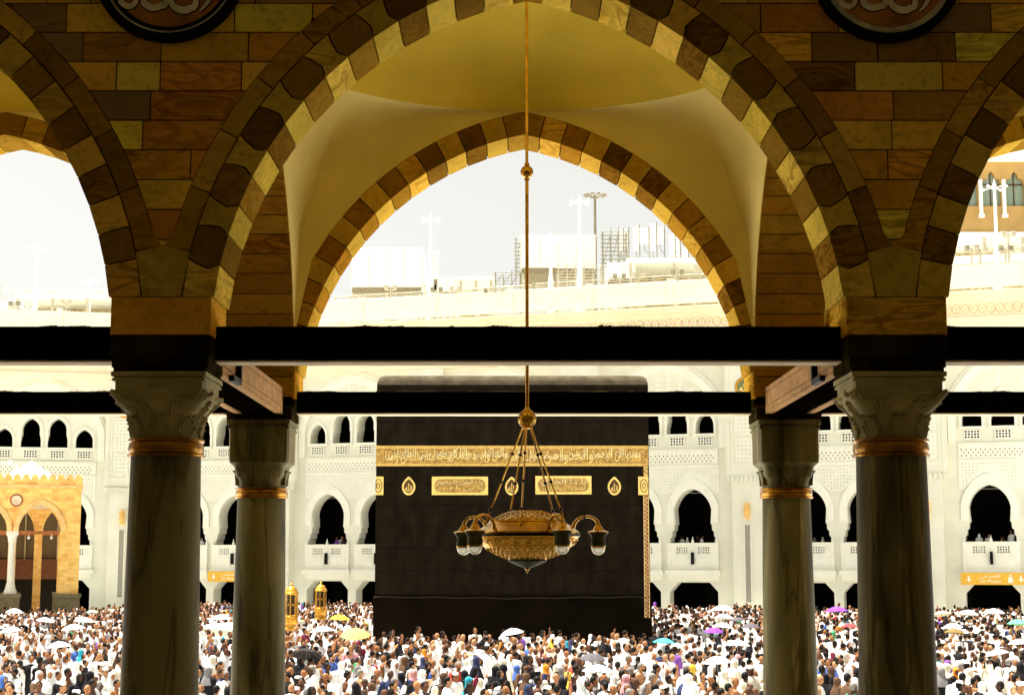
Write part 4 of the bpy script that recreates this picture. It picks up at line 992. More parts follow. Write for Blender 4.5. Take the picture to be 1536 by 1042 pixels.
def pier_parts(th, px_, flip=1):
    x = px_
    mb = MB(); mb.prism([rect(x-1.15, x+1.15, 0, 10.7)], XZ, -.75, -.001)
    mb.box(x-1.3, x+1.3, -.85, -.751+.75, 0, .8) if False else None
    mb.prism([rect(x-1.6, x+1.6, 11.25, 20.4)], XZ, -.75, -.0015)
    for i in range(3): mb.box(x-1.2-.13*i, x+1.2+.13*i, -.78-.02*i, -.002, 10.701+.18*i, 10.88+.18*i)
    for i in range(9): q = x-1.4+2.8*i/8; mb.prism([[(q-.14, 11.24), (q-.14, 10.98), (q, 10.78), (q+.14, 10.98), (q+.14, 11.24)]], XZ, -.90, -.846, back=False)
    for z in np.arange(1.0, 10.6, .62): mb.box(x-1.152, x-.45, -.756, -.7515, z, z+.03); mb.box(x+.45, x+1.152, -.756, -.7515, z, z+.03)
    mb.box(x-1.45, x-1.25, -.80, -.7515, 11.6, 19.8); mb.box(x+1.25, x+1.45, -.80, -.7515, 11.6, 19.8)
    mb.build('pier', M_WHITE, th)
    mb = MB()
    for z0, z1, nx, nz in ((12.4, 14.1, 5, 5), (14.4, 16.9, 5, 8)):
        lattice(mb, x-.8, x+.8, z0, z1, nx, nz, -.752, .05, .05, .34)
    mb.prism([rect(x-1.1, x+1.1, 12.0, 17.2), rect(x-1.03, x+1.03, 12.07, 17.13)[::-1]], XZ, -.80, -.751); mb.build('pier_grille', M_WHITE2, th)
    mb = MB(); mb.prism([rect(x-.28, x+.28, 1.9, 7.75), rect(x-.20, x+.20, 1.98, 7.67)[::-1]], XZ, -.83, -.751); mb.build('slit_frame', M_WHITE2, th)
    mb = MB(); mb.box(x-.199, x+.199, -.78, -.752, 1.99, 7.66); mb.build('slit_grille', mat('grey_metal_grille', (.36,.34,.28), .6, var=.2, scale=20), th)
    mb = MB(); mb.box(x-.3, x+.3, -.80, -.752, 8.0, 9.4); mb.build('lamp_backplate', mat('pale_gold_plate', (.85,.72,.45), .6), th)
    mb = MB(); mb.lathe([(.05, 8.1), (.17, 8.3), (.2, 8.7), (.17, 9.1), (.05, 9.3)], (x, -.95, 0), 12); mb.build('wall_lamp', mat('amber_lamp_glass', (.85,.50,.15), .4), th, smooth=50)
    mb = MB(); mb.lathe([(.78, 0), (.78, .08), (.70, .1), (.70, .06), (.60, .06), (.60, .09), (.56, .09)], (0, 0, 0), 28); mb.v = [(x+v[0], -.751-v[2], 17.95+v[1]) for v in mb.v]
    r = mb.build('gold_roundel', mat('roundel_gilding', (.62,.33,.06), .5, .4), th, smooth=30)
    mb = MB(); mb.lathe([(.555, 0), (.555, .1)], (0, 0, 0), 28); mb.v = [(x+v[0], -.751-v[2], 17.95+v[1]) for v in mb.v]; mb.build('roundel_field', mat('green_enamel', (.16,.20,.09), .5), r)
    mb = MB(); text_into(mb, '\ufdf2', x-.4, x+.4, 17.62, 18.28, XZ, -.90, -.853, offset=.02); mb.build('gilt_letters', M_GTHREAD, r)
def wing(name, label, origin, rz, bays, piers, x0, x1):
    th = thing(name, (origin[0], origin[1], 0), label, 'mosque wing', rz=rz)
    for b in bays: bay_parts(th, b, 1)
    for p in piers: pier_parts(th, p)
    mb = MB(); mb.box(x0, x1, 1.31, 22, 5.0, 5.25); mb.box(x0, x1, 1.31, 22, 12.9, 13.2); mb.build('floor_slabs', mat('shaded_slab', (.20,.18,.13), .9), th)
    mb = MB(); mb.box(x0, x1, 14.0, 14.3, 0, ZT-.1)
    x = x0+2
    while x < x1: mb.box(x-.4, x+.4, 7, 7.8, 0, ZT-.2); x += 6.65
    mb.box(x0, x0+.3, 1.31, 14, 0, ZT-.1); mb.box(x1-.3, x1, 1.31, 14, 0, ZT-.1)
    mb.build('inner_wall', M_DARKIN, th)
    mb = MB(); mb.box(x0, x1, 0.0, 26, ZT-.0, ZT+.25); mb.build('roof_terrace', M_WHITE, th)
    # cornices above the bays
    mb = MB()
    mb.box(x0, x1, -.85, -.0, 20.42, 20.75); mb.box(x0, x1, -1.0, -.0, 20.76, 20.95); mb.box(x0, x1, -.78, -.0, 20.96, 22.3)
    mb.box(x0, x1, -.95, -.0, 22.301, 22.45); mb.box(x0, x1, -.78, -.0, 22.46, 23.65); mb.box(x0, x1, -1.1, -.0, 23.651, 23.8); mb.box(x0, x1, -1.35, -.0, 23.81, 24.05); mb.box(x0, x1, -1.6, -.0, 24.06, 24.29)
    mb.build('cornice', M_CREAM, th)
    mb = MB(); x = x0+.3; k = 0
    while x < x1-.3:
        c = (x, 23.05); mb.tube([(x+.28*math.cos(t), -.80, 23.05+.34*math.sin(t)) for t in [2*PI*i/10 for i in range(11)]], .045, 4)
        mb.prism([[(x-.1, 23.05), (x, 22.92), (x+.1, 23.05), (x, 23.18)]], XZ, -.83, -.781, back=False); x += .62; k += 1
    mb.build('scroll_band', mat('tan_carving', (.74,.62,.40), .8), th)
    mb = MB(); mb.box(x0, x1, -1.2, -.8, ZT+.251, 26.0); mb.box(x0, x1, -1.3, -.7, 26.001, 26.2)
    x = x0+1
    while x < x1: mb.box(x-.25, x+.25, -1.32, -.68, ZT+.252, 26.45); x += 6.65
    mb.build('roof_parapet', M_WHITE2, th)
    return th
sb = [wing_pt(p)[0] for p in (299, 528.5, 991, 1257, 1548)]
s0 = wing_pt(528.5)[0]; per = (wing_pt(1257)[0]-s0)/3.0
print('bay period', per, [round((s-s0)/per, 3) for s in sb])
angM = math.atan2(uM.y, uM.x)
bays = [s0+per*k*(13.3/13.3) for k in range(-1, 7)]
wscale = per/13.3
# bays are built 13.3 m wide; the wing is scaled only along its length if the measured period differs
def make_wing_main():
    x0 = s0-per*1.5; 
    bl = [s0+13.3*k for k in range(-1, 6)]
    th = wing('mosque_wing', 'long white marble wing with carved balconies and pointed openings behind the black cube', PB, angM, bl, [s0+13.3*(k+.5) for k in range(-2, 6)], s0-13.3*1.5+.0, s0+13.3*5.5)
    th.scale = (wscale, 1, 1); th.location.x = PB[0]+uM.x*s0*(1-wscale); th.location.y = PB[1]+uM.y*s0*(1-wscale)
    return th
TH_M = make_wing_main()
pl = (at(-75, 700, 135.4).x, 135.4); jx = (PB[0]+uM.x*(s0-1.62*per), PB[1]+uM.y*(s0-1.62*per))
uL = Vector((jx[0]-pl[0], jx[1]-pl[1])); lenL = uL.length; uL.normalize()
# origin of the left wing at its right end; bays run to the left
def left_pt(px):
    k = (px-768)/F*.992; s_ = (k*jx[1]-jx[0])/(uL.x-k*uL.y); return s_
cb = left_pt(60)
TH_L = wing('mosque_wing', 'left white marble wing behind the orange portico, four dark windows in view', jx, math.atan2(uL.y, uL.x), [cb, cb-13.3, cb-26.6], [cb+6.65, cb-6.65, cb-19.95, cb-33.2], cb-40, 1.0)

# signs hung under the balconies
def sign(bx, lab, w=4.3):
    s_ = s0+13.3*bx; base = TH_M.matrix_basis
    loc = Vector(TH_M.location)+Vector((uM.x*s_*wscale, uM.y*s_*wscale, 0))
    th = thing('direction_sign', (loc.x+.45*math.sin(angM), loc.y-.45*math.cos(angM), 3.32), lab, 'sign', 'yellow signs over the ground floor openings', rz=angM)
    my = mat('yellow_sign_panel', (.80,.47,.06), .5, var=.05)
    mb = MB(); mb.box(-w/2, w/2, -.06, .0, 0, .85); mb.build('panel', my, th)
    mb = MB(); D0, D1 = -.075, -.061
    text_into(mb, shape_arabic('المسعى'), -.8, .5, .46, .74, XZ, D0, D1); text_into(mb, 'To Masaa', -.9, .6, .16, .38, XZ, D0, D1)
    for xx in (-w/2+.55, w/2-.2):
        mb.prism([[(xx-.06, .62), (xx-.06, .4), (xx-.22, .52), (xx-.22, .38), (xx, .2), (xx+.22, .38), (xx+.22, .52), (xx+.06, .4), (xx+.06, .62)]] if False else [[(xx, .18), (xx+.2, .42), (xx+.06, .38), (xx+.06, .64), (xx-.06, .64), (xx-.06, .38), (xx-.2, .42)]], XZ, D0, D1, back=False)
    mb.ell((1.25, -.07, .66), (.08, .01, .08), 8, 6); mb.prism([[(1.05, .14), (1.45, .14), (1.38, .55), (1.12, .55)]], XZ, D0, D1, back=False)
    mb.build('white_lettering', mat('white_sign_paint', (.9,.88,.75), .5), th)
sign(-1+2.25/13.3, 'small pale yellow sign glimpsed between the two left columns')
sign(4-2.25/13.3, 'yellow arrow sign at the right edge of the photo over dark doorway')

# ================================================================== ROOFSCAPE
M_RW = mat('bleached_white_paint', (.88,.87,.80), .7, var=.03)
M_RP = mat('pale_grey_metal', (.50,.46,.36), .5, var=.1)
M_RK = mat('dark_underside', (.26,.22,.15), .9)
M_RD = mat('weathered_grey_metal', (.28,.26,.19), .6, var=.2)
M_TAN = mat('tan_panel', (.55,.42,.24), .8, var=.15)
def wy(px): return wing_pt(px)[2]
RZ = ZT+.25
def roof_lamp(px, pt, dy, lab, grp='ornate white lamp posts along the roof'):
    Y = wy(px)+dy; top = at(px, pt, Y); H = top.z-RZ
    th = thing('roof_lamp_post', (top.x, Y, RZ), lab, 'lamp post', grp)
    mb = MB(); mb.lathe([(.38, 0), (.38, 1.6), (.25, 1.8), (.21, H*.45), (.14, H*.5), (.10, H-.9), (.18, H-.8), (.09, H-.7), (.17, H-.5), (.06, H-.3), (.015, H)], n=10); mb.build('pole', M_RW, th, smooth=40)
    for i in range(4):
        a = PI/4+PI/2*i; c, s = math.cos(a), math.sin(a); mb = MB()
        mb.tube([(.1*c, .1*s, H-.75), (.5*c, .5*s, H-.68), (.95*c, .95*s, H-.75)], .035, 6); mb.lathe([(.10, -.05), (.15, .02), (.05, .12)], (.95*c, .95*s, H-.75), 8); mb.build('lamp_arm', M_RW, th, smooth=40)
roof_lamp(57, 362, 3, 'white four-armed lamp post in the left arch opening'); roof_lamp(136, 412, 14, 'shorter white lamp post beside the near left pier')
roof_lamp(646, 318, 6, 'tall white lamp post beside the left white roof box'); roof_lamp(826, 346, 4, 'short white lamp post in front of the right roof box')
roof_lamp(869, 291, 3, 'tallest white lamp post in front of the right roof box'); roof_lamp(1491, 268, 3, 'large white lamp post in front of the brown window building')
# stadium mast
def mast():
    Y = 175.0; b = at(893, 400, Y); t = at(893, 293, Y)
    th = thing('floodlight_mast', (b.x, Y, RZ), 'slender floodlight mast with ring of lamps rising behind the right roof box', 'floodlight mast')
    H = t.z-RZ; mb = MB(); mb.tube([(0, 0, 0), (0, 0, H)], [.28, .14], 8); mb.build('pole', M_RD, th)
    mb = MB(); mb.tube([(.75*math.cos(2*PI*i/16), .75*math.sin(2*PI*i/16), H) for i in range(17)], .06, 5); mb.build('ring', M_RD, th)
    for i in range(10):
        a = 2*PI*i/10; c, s = math.cos(a), math.sin(a); mb = MB(); mb.tube([(.2*c, .2*s, H-.3), (.75*c, .75*s, H), (1.05*c, 1.05*s, H+.05)], .05, 5)
        mb.ell((1.15*c, 1.15*s, H+.02), (.22, .22, .12), 8, 5); mb.build('floodlight', M_RD, th)
mast()
def roof_box(px0, px1, p0, p1, dY, depth, lab, legs=True):
    Y = wy((px0+px1)/2)+dY; a = at(px0, p1, Y); b = at(px1, p0, Y)
    th = thing('roof_plant_box', ((a.x+b.x)/2, Y, RZ), lab, 'plant box', 'big white boxes standing on the roof', absolute=True)
    mb = MB(); mb.box(a.x, b.x, Y, Y+depth, a.z, b.z); mb.box(a.x-.06, b.x+.06, Y-.05, Y+depth, b.z+.001, b.z+.12); mb.build('casing', M_RW, th)
    mb = MB(); n = max(2, int((b.x-a.x)/1.3))
    for i in range(n+1): x = a.x+(b.x-a.x)*i/n; mb.box(x-.03, x+.03, Y-.03, Y-.001, a.z+.05, b.z-.05)
    mb.build('panel_joints', mat('pale_panel_joint', (.70,.68,.58), .8), th)
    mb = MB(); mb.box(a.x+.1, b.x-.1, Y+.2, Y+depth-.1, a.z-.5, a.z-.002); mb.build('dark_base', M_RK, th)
    if legs:
        mb = MB(); n = max(2, int((b.x-a.x)/2.5))
        for i in range(n+1):
            x = a.x+.2+(b.x-a.x-.4)*i/n
            for y in (Y+.3, Y+depth-.3): mb.box(x-.1, x+.1, y-.1, y+.1, RZ, a.z-.51)
        mb.build('leg_frame', M_RP, th)
roof_box(526, 633, 373, 430, 9, 8, 'large white windowless roof box at the left of the middle arch opening')
roof_box(649, 657, 378, 418, 9, 1.2, 'narrow upright white cabinet right of the tall lamp post')
roof_box(657, 684, 418, 438, 8, 3, 'low white box right of the tall lamp post')
roof_box(781, 893, 354, 401, 9, 8, 'large white roof box behind the two right lamp posts')
roof_box(913, 953, 396, 416, 6, 4, 'small white box below the antennas')
roof_box(-30, 12, 455, 470, 9, 6, 'low white roof box at the left edge of the photo')
def slab_roof(px0, px1, p0, p1, dY, lab):
    Y = wy((px0+px1)/2)+dY; a = at(px0, p1, Y); b = at(px1, p0, Y)
    th = thing('canopy_shelter', ((a.x+b.x)/2, Y, RZ), lab, 'shelter', 'flat roofed shelters on the terrace', absolute=True)
    mb = MB(); t = .35; mb.box(a.x, b.x, Y, Y+7, b.z-t, b.z); mb.build('roof_slab', M_RW, th)
    n = max(2, int((b.x-a.x)/3))
    for i in range(n+1):
        x = a.x+.3+(b.x-a.x-.6)*i/n
        for y in (Y+.3, Y+6.5): mb = MB(); mb.box(x-.12, x+.12, y-.12, y+.12, RZ, b.z-t-.001); mb.build('post', M_RP, th)
    mb = MB(); mb.box(a.x+.2, b.x-.2, Y+6.7, Y+6.9, RZ, b.z-t-.002); mb.build('back_screen', M_TAN, th)
slab_roof(941, 1150, 387, 412, 7, 'long flat canopy roof under the antennas')
slab_roof(686, 742, 414, 436, 9, 'small flat canopy left of the hanging lamp rod')
slab_roof(1415, 1600, 348, 395, 8, 'flat canopy below the brown window building')
slab_roof(20, 240, 441, 462, 12, 'long low canopy in the left arch opening')
# pipes / walkway
def walkway(px0, px1, z0, z1, dY, lab, m=M_RW):
    s0_, x0, y0 = wing_pt(px0); s1_, x1, y1 = wing_pt(px1)
    nrm = Vector((-uM.y, uM.x)); th = thing('roof_walkway', (x0, y0, z0), lab, 'walkway', 'raised walkways running along the roof', rz=angM)
    Lg = s1_-s0_; th.location = (x0+nrm.x*dY, y0+nrm.y*dY, RZ); h0, h1 = z0-RZ, z1-RZ
    mb = MB(); mb.box(0, Lg, 0, 1.6, h0, h0+.35); mb.build('deck', m, th)
    mb = MB(); x = .2
    while x < Lg: mb.box(x-.05, x+.05, .02, .12, h0+.351, h1); x += 1.4
    for k in (.5, 1.0): mb.tube([(0, .07, h0+.35+(h1-h0-.35)*k), (Lg, .07, h0+.35+(h1-h0-.35)*k)], .04, 5)
    mb.build('handrail', M_RP, th)
    mb = MB(); x = .5
    while x < Lg: mb.box(x-.12, x+.12, .5, .8, 0, h0-.001); x += 4.2
    mb.build('legs', M_RP, th)
walkway(470, 780, 26.75, 27.4, 3, 'long white roof walkway left of the hanging lamp rod'); walkway(785, 1140, 26.75, 27.5, 3, 'long white roof walkway right of the hanging lamp rod')
walkway(1380, 1640, 27.5, 28.4, 4, 'white roof walkway at the right edge of the photo'); 
def scaffold(px0, px1, p0, p1, dY, nx, nz, lab, m=None):
    Y = wy((px0+px1)/2)+dY; a = at(px0, p1, Y); b = at(px1, p0, Y)
    th = thing('scaffold', ((a.x+b.x)/2, Y, RZ), lab, 'scaffold', 'tube scaffolds on the roof', absolute=True)
    mb = MB()
    for y in (Y, Y+1.3):
        for i in range(nx+1): x = a.x+(b.x-a.x)*i/nx; mb.tube([(x, y, RZ), (x, y, b.z+random.uniform(-.3, .5))], .035, 5)
        for j in range(nz+1): z = a.z+(b.z-a.z)*j/nz; mb.tube([(a.x-.2, y, z), (b.x+.2, y, z)], .03, 5)
    for i in range(nx): x = a.x+(b.x-a.x)*i/nx; w = (b.x-a.x)/nx; mb.tube([(x, Y-.04, a.z), (x+w, Y-.04, b.z)], .025, 4)
    mb.build('tubes', m or M_RD, th)
scaffold(774, 781, 360, 408, 10, 1, 8, 'ladder-like scaffold at the left edge of the right roof box'); scaffold(743, 780, 409, 426, 7, 3, 2, 'low scaffold frame left of the hanging lamp rod')
scaffold(905, 940, 348, 396, 8, 3, 8, 'tall scaffold between the right roof box and antennas'); scaffold(0, 165, 434, 460, 16, 9, 2, 'long thin scaffold in the left arch opening', M_RP)
scaffold(838, 915, 398, 416, 6, 6, 2, 'low railing-like scaffold below the right roof box', M_RP)
def antennas():
    for i, (px, p0, p1, w) in enumerate(((931, 345, 376, .35), (939, 343, 372, .3), (954, 340, 376, .45), (966, 342, 366, .7), (979, 336, 376, .55), (990, 341, 366, .6), (1008, 352, 384, .4), (1015, 355, 384, .45), (1028, 372, 396, .4))):
        Y = wy(px)+12+(i % 3); a = at(px, p1, Y); b = at(px, p0, Y)
        th = thing('antenna_panel', (a.x, Y, RZ), 'white upright antenna panel, number %s from the left of its cluster' % ('one','two','three','four','five','six','seven','eight','nine')[i], 'antenna', 'antenna panels above the canopy')
        h0, h1 = a.z-RZ, b.z-RZ; mb = MB(); mb.box(-w/2, w/2, -.15, .1, h0, h1); mb.build('radome', M_RW, th)
        mb = MB(); mb.tube([(w/2+.12, .2, 0), (w/2+.12, .2, h1+.2)], .05, 6)
        for t in (.2, .8): mb.box(-.05, w/2+.14, .101, .2, h0+(h1-h0)*t-.05, h0+(h1-h0)*t+.05)
        mb.tube([(0, -.02, h0), (.05, 0, h0-.5), (w/2+.1, .1, h0-.9)], .035, 5)
        mb.build('mounting_pole', M_RD, th)
antennas()
def roof_gear(px, p0, p1, dY, k, lab):
    Y = wy(px)+dY; b = at(px, p0, Y); zb_ = 26.2
    th = thing('roof_spotlight', (b.x, Y, RZ), lab, 'spotlight', 'spotlights on short poles behind the parapet')
    H = b.z-RZ; mb = MB(); mb.tube([(0, 0, 0), (0, 0, H)], .07, 6); mb.tube([(-.35, 0, H-.25), (.35, 0, H-.25)], .05, 5); mb.build('pole', M_RP, th)
    for e in (-.35, .35): mb = MB(); mb.box(e-.16, e+.16, -.25, .1, H-.2, H+.15); mb.build('lamp_head', M_RD if k % 2 else M_RP, th)
for i, (px, p0) in enumerate(((586, 431), (655, 434), (684, 433), (735, 436), (747, 434), (929, 414), (958, 412), (1016, 408), (1050, 400), (1457, 372), (1470, 374), (1508, 372), (1512, 350), (22, 455), (100, 452))):
    roof_gear(px, p0, 0, 1.5, i, 'small twin spotlight on the roof edge, %s in the row from the left' % ('third','fourth','fifth','sixth','seventh','eighth','ninth','tenth','eleventh','twelfth','thirteenth','fourteenth','fifteenth','first','second')[i])
def clutter():
    k = 0
    for px0, px1, dY in ((560, 780, 5), (785, 1110, 4), (1430, 1540, 4), (0, 160, 5)):
        px = px0
        while px < px1:
            px += random.uniform(14, 34); Y_ = wy(px)+dY+random.uniform(0, 5); X_ = at(px, 440, Y_).x; h = random.uniform(2.2, 4.6); k += 1
            t = thing('roof_standpipe', (X_, Y_, RZ), 'thin pale standpipe or whip on the terrace behind the parapet', 'standpipe', 'thin standpipes along the terrace')
            mb = MB(); mb.tube([(0, 0, 0), (0, 0, h)], .035, 5)
            if k % 3 == 0: mb.tube([(-.3, 0, h*.9), (.3, 0, h*.9)], .03, 4); mb.ell((0, 0, h), (.09, .09, .12), 6, 4)
            if k % 3 == 1: mb.tube([(0, 0, h*.7), (.5, 0, h*.55), (.5, 0, 0)], .03, 4)
            mb.build('pipe', M_RP, t)
            if k % 4 == 0: mb = MB(); mb.box(-.25, .25, -.2, .15, h*.45, h*.62); mb.build('junction_box', M_TAN, t)
clutter()
# brown building with triple windows, far right
def brown_building():
    Y = 150.0; X = lambda px: at(px, 300, Y).x; Z = lambda py: at(1480, py, Y).z
    th = thing('window_building', (X(1380), Y, RZ), 'tan upper storey with green glass pointed windows behind the right arch', 'building', absolute=True)
    x0, x1 = X(1395), X(1760); msk = mat('tan_facade_stone', (.45,.29,.11), .85, var=.08, scale=.6)
    loops = [rect(x0, x1, Z(352), Z(243))]; c = X(1488); ws = 4.62*.5; wn = []
    step = X(1523)-X(1488)
    k = -2
    while c+step*k < x1-2:
        xc = c+step*k; wn.append(xc); hw = step*.40
        loops.append([(xc-hw, Z(309)), (xc+hw, Z(309)), (xc+hw, Z(276)), (xc+hw*.8, Z(269)), (xc+hw*.42, Z(268)), (xc+hw*.3, Z(262)), (xc, Z(257)), (xc-hw*.3, Z(262)), (xc-hw*.42, Z(268)), (xc-hw*.8, Z(269)), (xc-hw, Z(276))]); k += 1
    mb = MB(); mb.prism(loops, XZ, Y, Y+1); mb.build('wall', msk, th)
    mb = MB(); mb.box(x0, x1, Y-1.0, Y+14, Z(243)+.001, Z(226)); mb.build('white_fascia', M_RW, th)
    mb = MB(); mb.box(x0, x1, Y-.5, Y+14, Z(380), Z(352)-.001); mb.build('base_ledge', mat('pale_ledge', (.72,.62,.45), .8), th)
    mb = MB(); mb.box(x0, x1, Y+1.01, Y+14, RZ-14, Z(243)-.002); mb.build('body', msk, th)
    for xc in wn:
        hw = step*.40; mb = MB(); mb.box(xc-hw-.05, xc+hw+.05, Y+.45, Y+.5, Z(309), Z(256)); w = mb.build('window_pane', mat('grey_green_glass', (.23,.30,.24), .2, var=.05, spec=.6), th)
        mb = MB(); mb.box(xc-.05, xc+.05, Y+.35, Y+.449, Z(309), Z(258)); mb.box(xc-hw, xc+hw, Y+.35, Y+.449, Z(277), Z(275)); mb.build('glazing_bar', mat('dark_brown_frame', (.10,.06,.03), .6), w)
        mb = MB(); mb.box(xc+step*.5-.15, xc+step*.5+.15, Y-.3, Y-.001, Z(322), Z(270)); mb.box(xc+step*.5-.26, xc+step*.5+.26, Y-.4, Y-.301+.3, Z(327), Z(322)-.001); mb.build('pilaster', M_RW, th)
brown_building()

# ================================================================== GROUND
mb = MB(); mb.box(-1500, 1500, -1200, 3000, -.5, -.004); struct(mb.build('ground', M_GROUND))
mb = MB(); mb.box(-120, 120, 15.51, 170, -.4, 0); struct(mb.build('courtyard_paving', M_MATAF))

# ================================================================== UMBRELLAS
UMB = [(62,925,28,'w',.1),(21,939,30,'w',-.1),(93,961,34,'w',0),(124,925,30,'w',.1),(115,935,34,'w',-.1),(20,912,26,'w',0),(137,914,17,'g',0),
 (332,921,29,'w',0),(347,907,18,'k',.1),(508,921,29,'y',.05),(487,938,36,'w',.1),(455,969,46,'k',.35),(534,940,44,'t',-.25),
 (775,941,34,'w',-.15),(993,956,32,'c',.1),(886,978,38,'s',-.1),(893,996,48,'b',0),
 (1083,907,33,'w',0),(1084,920,30,'w',.1),(1050,918,24,'n',-.1),(1080,933,30,'w',.1),(1069,940,28,'p',0),(1127,934,28,'s',0),(1110,925,20,'s',0),(1104,959,36,'w',0),(1080,983,42,'w',.05),
 (1256,909,33,'p',0),(1273,934,25,'r',0),(1416,915,26,'e',.2),(1450,914,30,'w',0),(1490,912,30,'w',0),(1526,928,34,'G',0),(1432,934,30,'w',.1),(1429,942,30,'o',-.05),(1531,958,28,'w',0),(1509,972,34,'w',.2)]
UC = {'w': ('white', (.86,.86,.84)), 'g': ('pale green', (.45,.68,.40)), 'k': ('black', (.03,.025,.025)), 'y': ('yellow', (.85,.55,.04)), 't': ('tan', (.62,.38,.14)), 'c': ('turquoise', (.08,.45,.55)),
      's': ('dark grey', (.11,.10,.11)), 'b': ('pale blue', (.55,.72,.80)), 'n': ('brown', (.22,.10,.06)), 'p': ('purple', (.22,.06,.62)), 'r': ('red', (.60,.06,.07)), 'e': ('cream', (.75,.68,.42)), 'G': ('green', (.12,.50,.24)), 'o': ('olive brown', (.20,.14,.04))}
def gap_name(px):
    return 'left of the near left column' if px < 190 else 'between the two left columns' if px < 355 else 'left of the black cube' if px < 562 else 'in front of the black cube' if px < 975 else 'right of the black cube' if px < 1150 else 'between the two right columns' if px < 1300 else 'right of the near right column'
UPOS = []
ordn = ['leftmost', 'second', 'third', 'fourth', 'fifth', 'sixth', 'seventh', 'eighth', 'ninth']
def umbrella(i):
    px, py, w, c, tilt = UMB[i]; Y = min(2.5*F/(py-845)*.985, wy(px)-3); 
    p = at(px, py, Y); cn, col = UC[c]; r = w/2*Y/F*1.04
    same = sorted([u for u in UMB if u[3] == c and gap_name(u[0]) == gap_name(px)]); k = same.index(UMB[i])
    lab = '%s umbrella held over the crowd %s' % (cn, gap_name(px))+('' if len(same) == 1 else ', %s %s one there' % (ordn[k] if k else 'leftmost', 'from left' if k else ''))
    lab = lab.replace('leftmost  one', 'leftmost one').replace('from left one there', 'from left there')
    th = thing('umbrella', (p.x, Y, 1.0), lab, 'umbrella', 'umbrellas held over the crowd'); UPOS.append((p.x, Y))
    H = p.z-1.0; m = mat('umbrella_cloth_'+cn.replace(' ', '_'), col, .75, var=.06, scale=2)
    mb = MB(); vs = [(0, 0, H)]; fs = []; n = 8; q = 4; hh = r*.42
    for j in range(1, q+1):
        t = j/q
        for k2 in range(n*2):
            a = PI*k2/n; rr = r*t*(1 if k2 % 2 == 0 else (.955 if j < q else .925)); z = H-hh*(t**1.9)-(0 if k2 % 2 == 0 else .012); vs.append((rr*math.cos(a), rr*math.sin(a), z))
    m2 = n*2
    for k2 in range(m2): fs.append((0, 1+k2, 1+(k2+1) % m2))
    for j in range(q-1):
        for k2 in range(m2): a = 1+j*m2+k2; b = 1+j*m2+(k2+1) % m2; fs.append((a, a+m2, b+m2, b))
    mb.add(vs, fs); mb.add([(x, y, z-.006) for x, y, z in vs], [tuple(reversed(f)) for f in fs]); mb.build('canopy', m, th, smooth=25)
    mb = MB(); mb.tube([(0, 0, .1), (0, 0, H+.05)], .009, 6); s_ = mb.build('shaft', M_RD, th)
    mb = MB(); mb.tube([(0, 0, .12), (0, 0, .0), (.02, 0, -.03), (.05, 0, -.03), (.06, 0, 0)], .015, 6); mb.build('handle', M_BLACK, s_)
    mb = MB()
    for k2 in range(8):
        a = PI*k2/4; mb.tube([(0, 0, H-.03), (r*.5*math.cos(a), r*.5*math.sin(a), H-.03-hh*.27), (r*.97*math.cos(a), r*.97*math.sin(a), H-.02-hh*.97)], .005, 4)
    mb.build('rib_frame', M_RD, th)
    th.rotation_euler = (random.uniform(-.1, .12), tilt, random.random()*3)
for i in range(len(UMB)): umbrella(i)

# ================================================================== PEOPLE
SK = [(.40,.19,.085), (.27,.115,.05), (.48,.25,.13), (.14,.06,.03), (.08,.038,.022), (.34,.15,.065)]
M_SK = [mat('skin_tone_%s' % 'abcdef'[i], c, .55, var=.06, scale=12) for i, c in enumerate(SK)]
def cloth(name, c): return mat(name, c, .85, var=.07, scale=5, bump=.3, bscale=7)
M_CL = {n: cloth('cloth_'+n, c) for n, c in dict(white=(.84,.83,.80), cream=(.70,.64,.50), black=(.012,.011,.013), navy=(.03,.04,.10), maroon=(.16,.02,.04), brown=(.13,.07,.04), grey=(.22,.21,.21), orange=(.68,.24,.02), teal=(.03,.30,.38), pink=(.65,.30,.32), red=(.55,.05,.04), blue=(.07,.16,.50), green=(.06,.30,.12), yellow=(.75,.52,.06), purple=(.22,.08,.40)).items()}
M_HAIR = mat('dark_hair', (.012,.009,.007), .6, var=.3, scale=30); M_HAIRG = mat('grey_hair', (.25,.23,.2), .7)
def limb(mb, p0, r0, p1, r1, n=10):
    p0, p1 = Vector(p0), Vector(p1); d = (p1-p0); L = d.length; u = d/L
    pts, rs = [], []
    for t in (-.95, -.7, -.3): pts.append(p0+u*r0*t); rs.append(r0*math.sqrt(1-t*t))
    for t in (0, .35, .7, 1): pts.append(p0.lerp(p1, t)); rs.append(r0+(r1-r0)*t)
    for t in (.3, .7, .95): pts.append(p1+u*r1*t); rs.append(r1*math.sqrt(1-t*t))
    mb.tube(pts, rs, n)
def fuse(mb, voxel):
    me = bpy.data.meshes.new('tmp'); me.from_pydata([tuple(v) for v in mb.v], [], mb.f)
    o = bpy.data.objects.new('tmp', me); COL.objects.link(o); md = o.modifiers.new('r', 'REMESH'); md.mode = 'VOXEL'; md.voxel_size = voxel; md.use_smooth_shade = True
    sm = o.modifiers.new('s', 'SMOOTH'); sm.iterations = 2; sm.factor = .5
    bpy.context.view_layer.update(); dg = bpy.context.evaluated_depsgraph_get()
    out = bpy.data.meshes.new_from_object(o.evaluated_get(dg)); bpy.data.objects.remove(o); bpy.data.meshes.remove(me)
    out.polygons.foreach_set('use_smooth', [True]*len(out.polygons)); return out
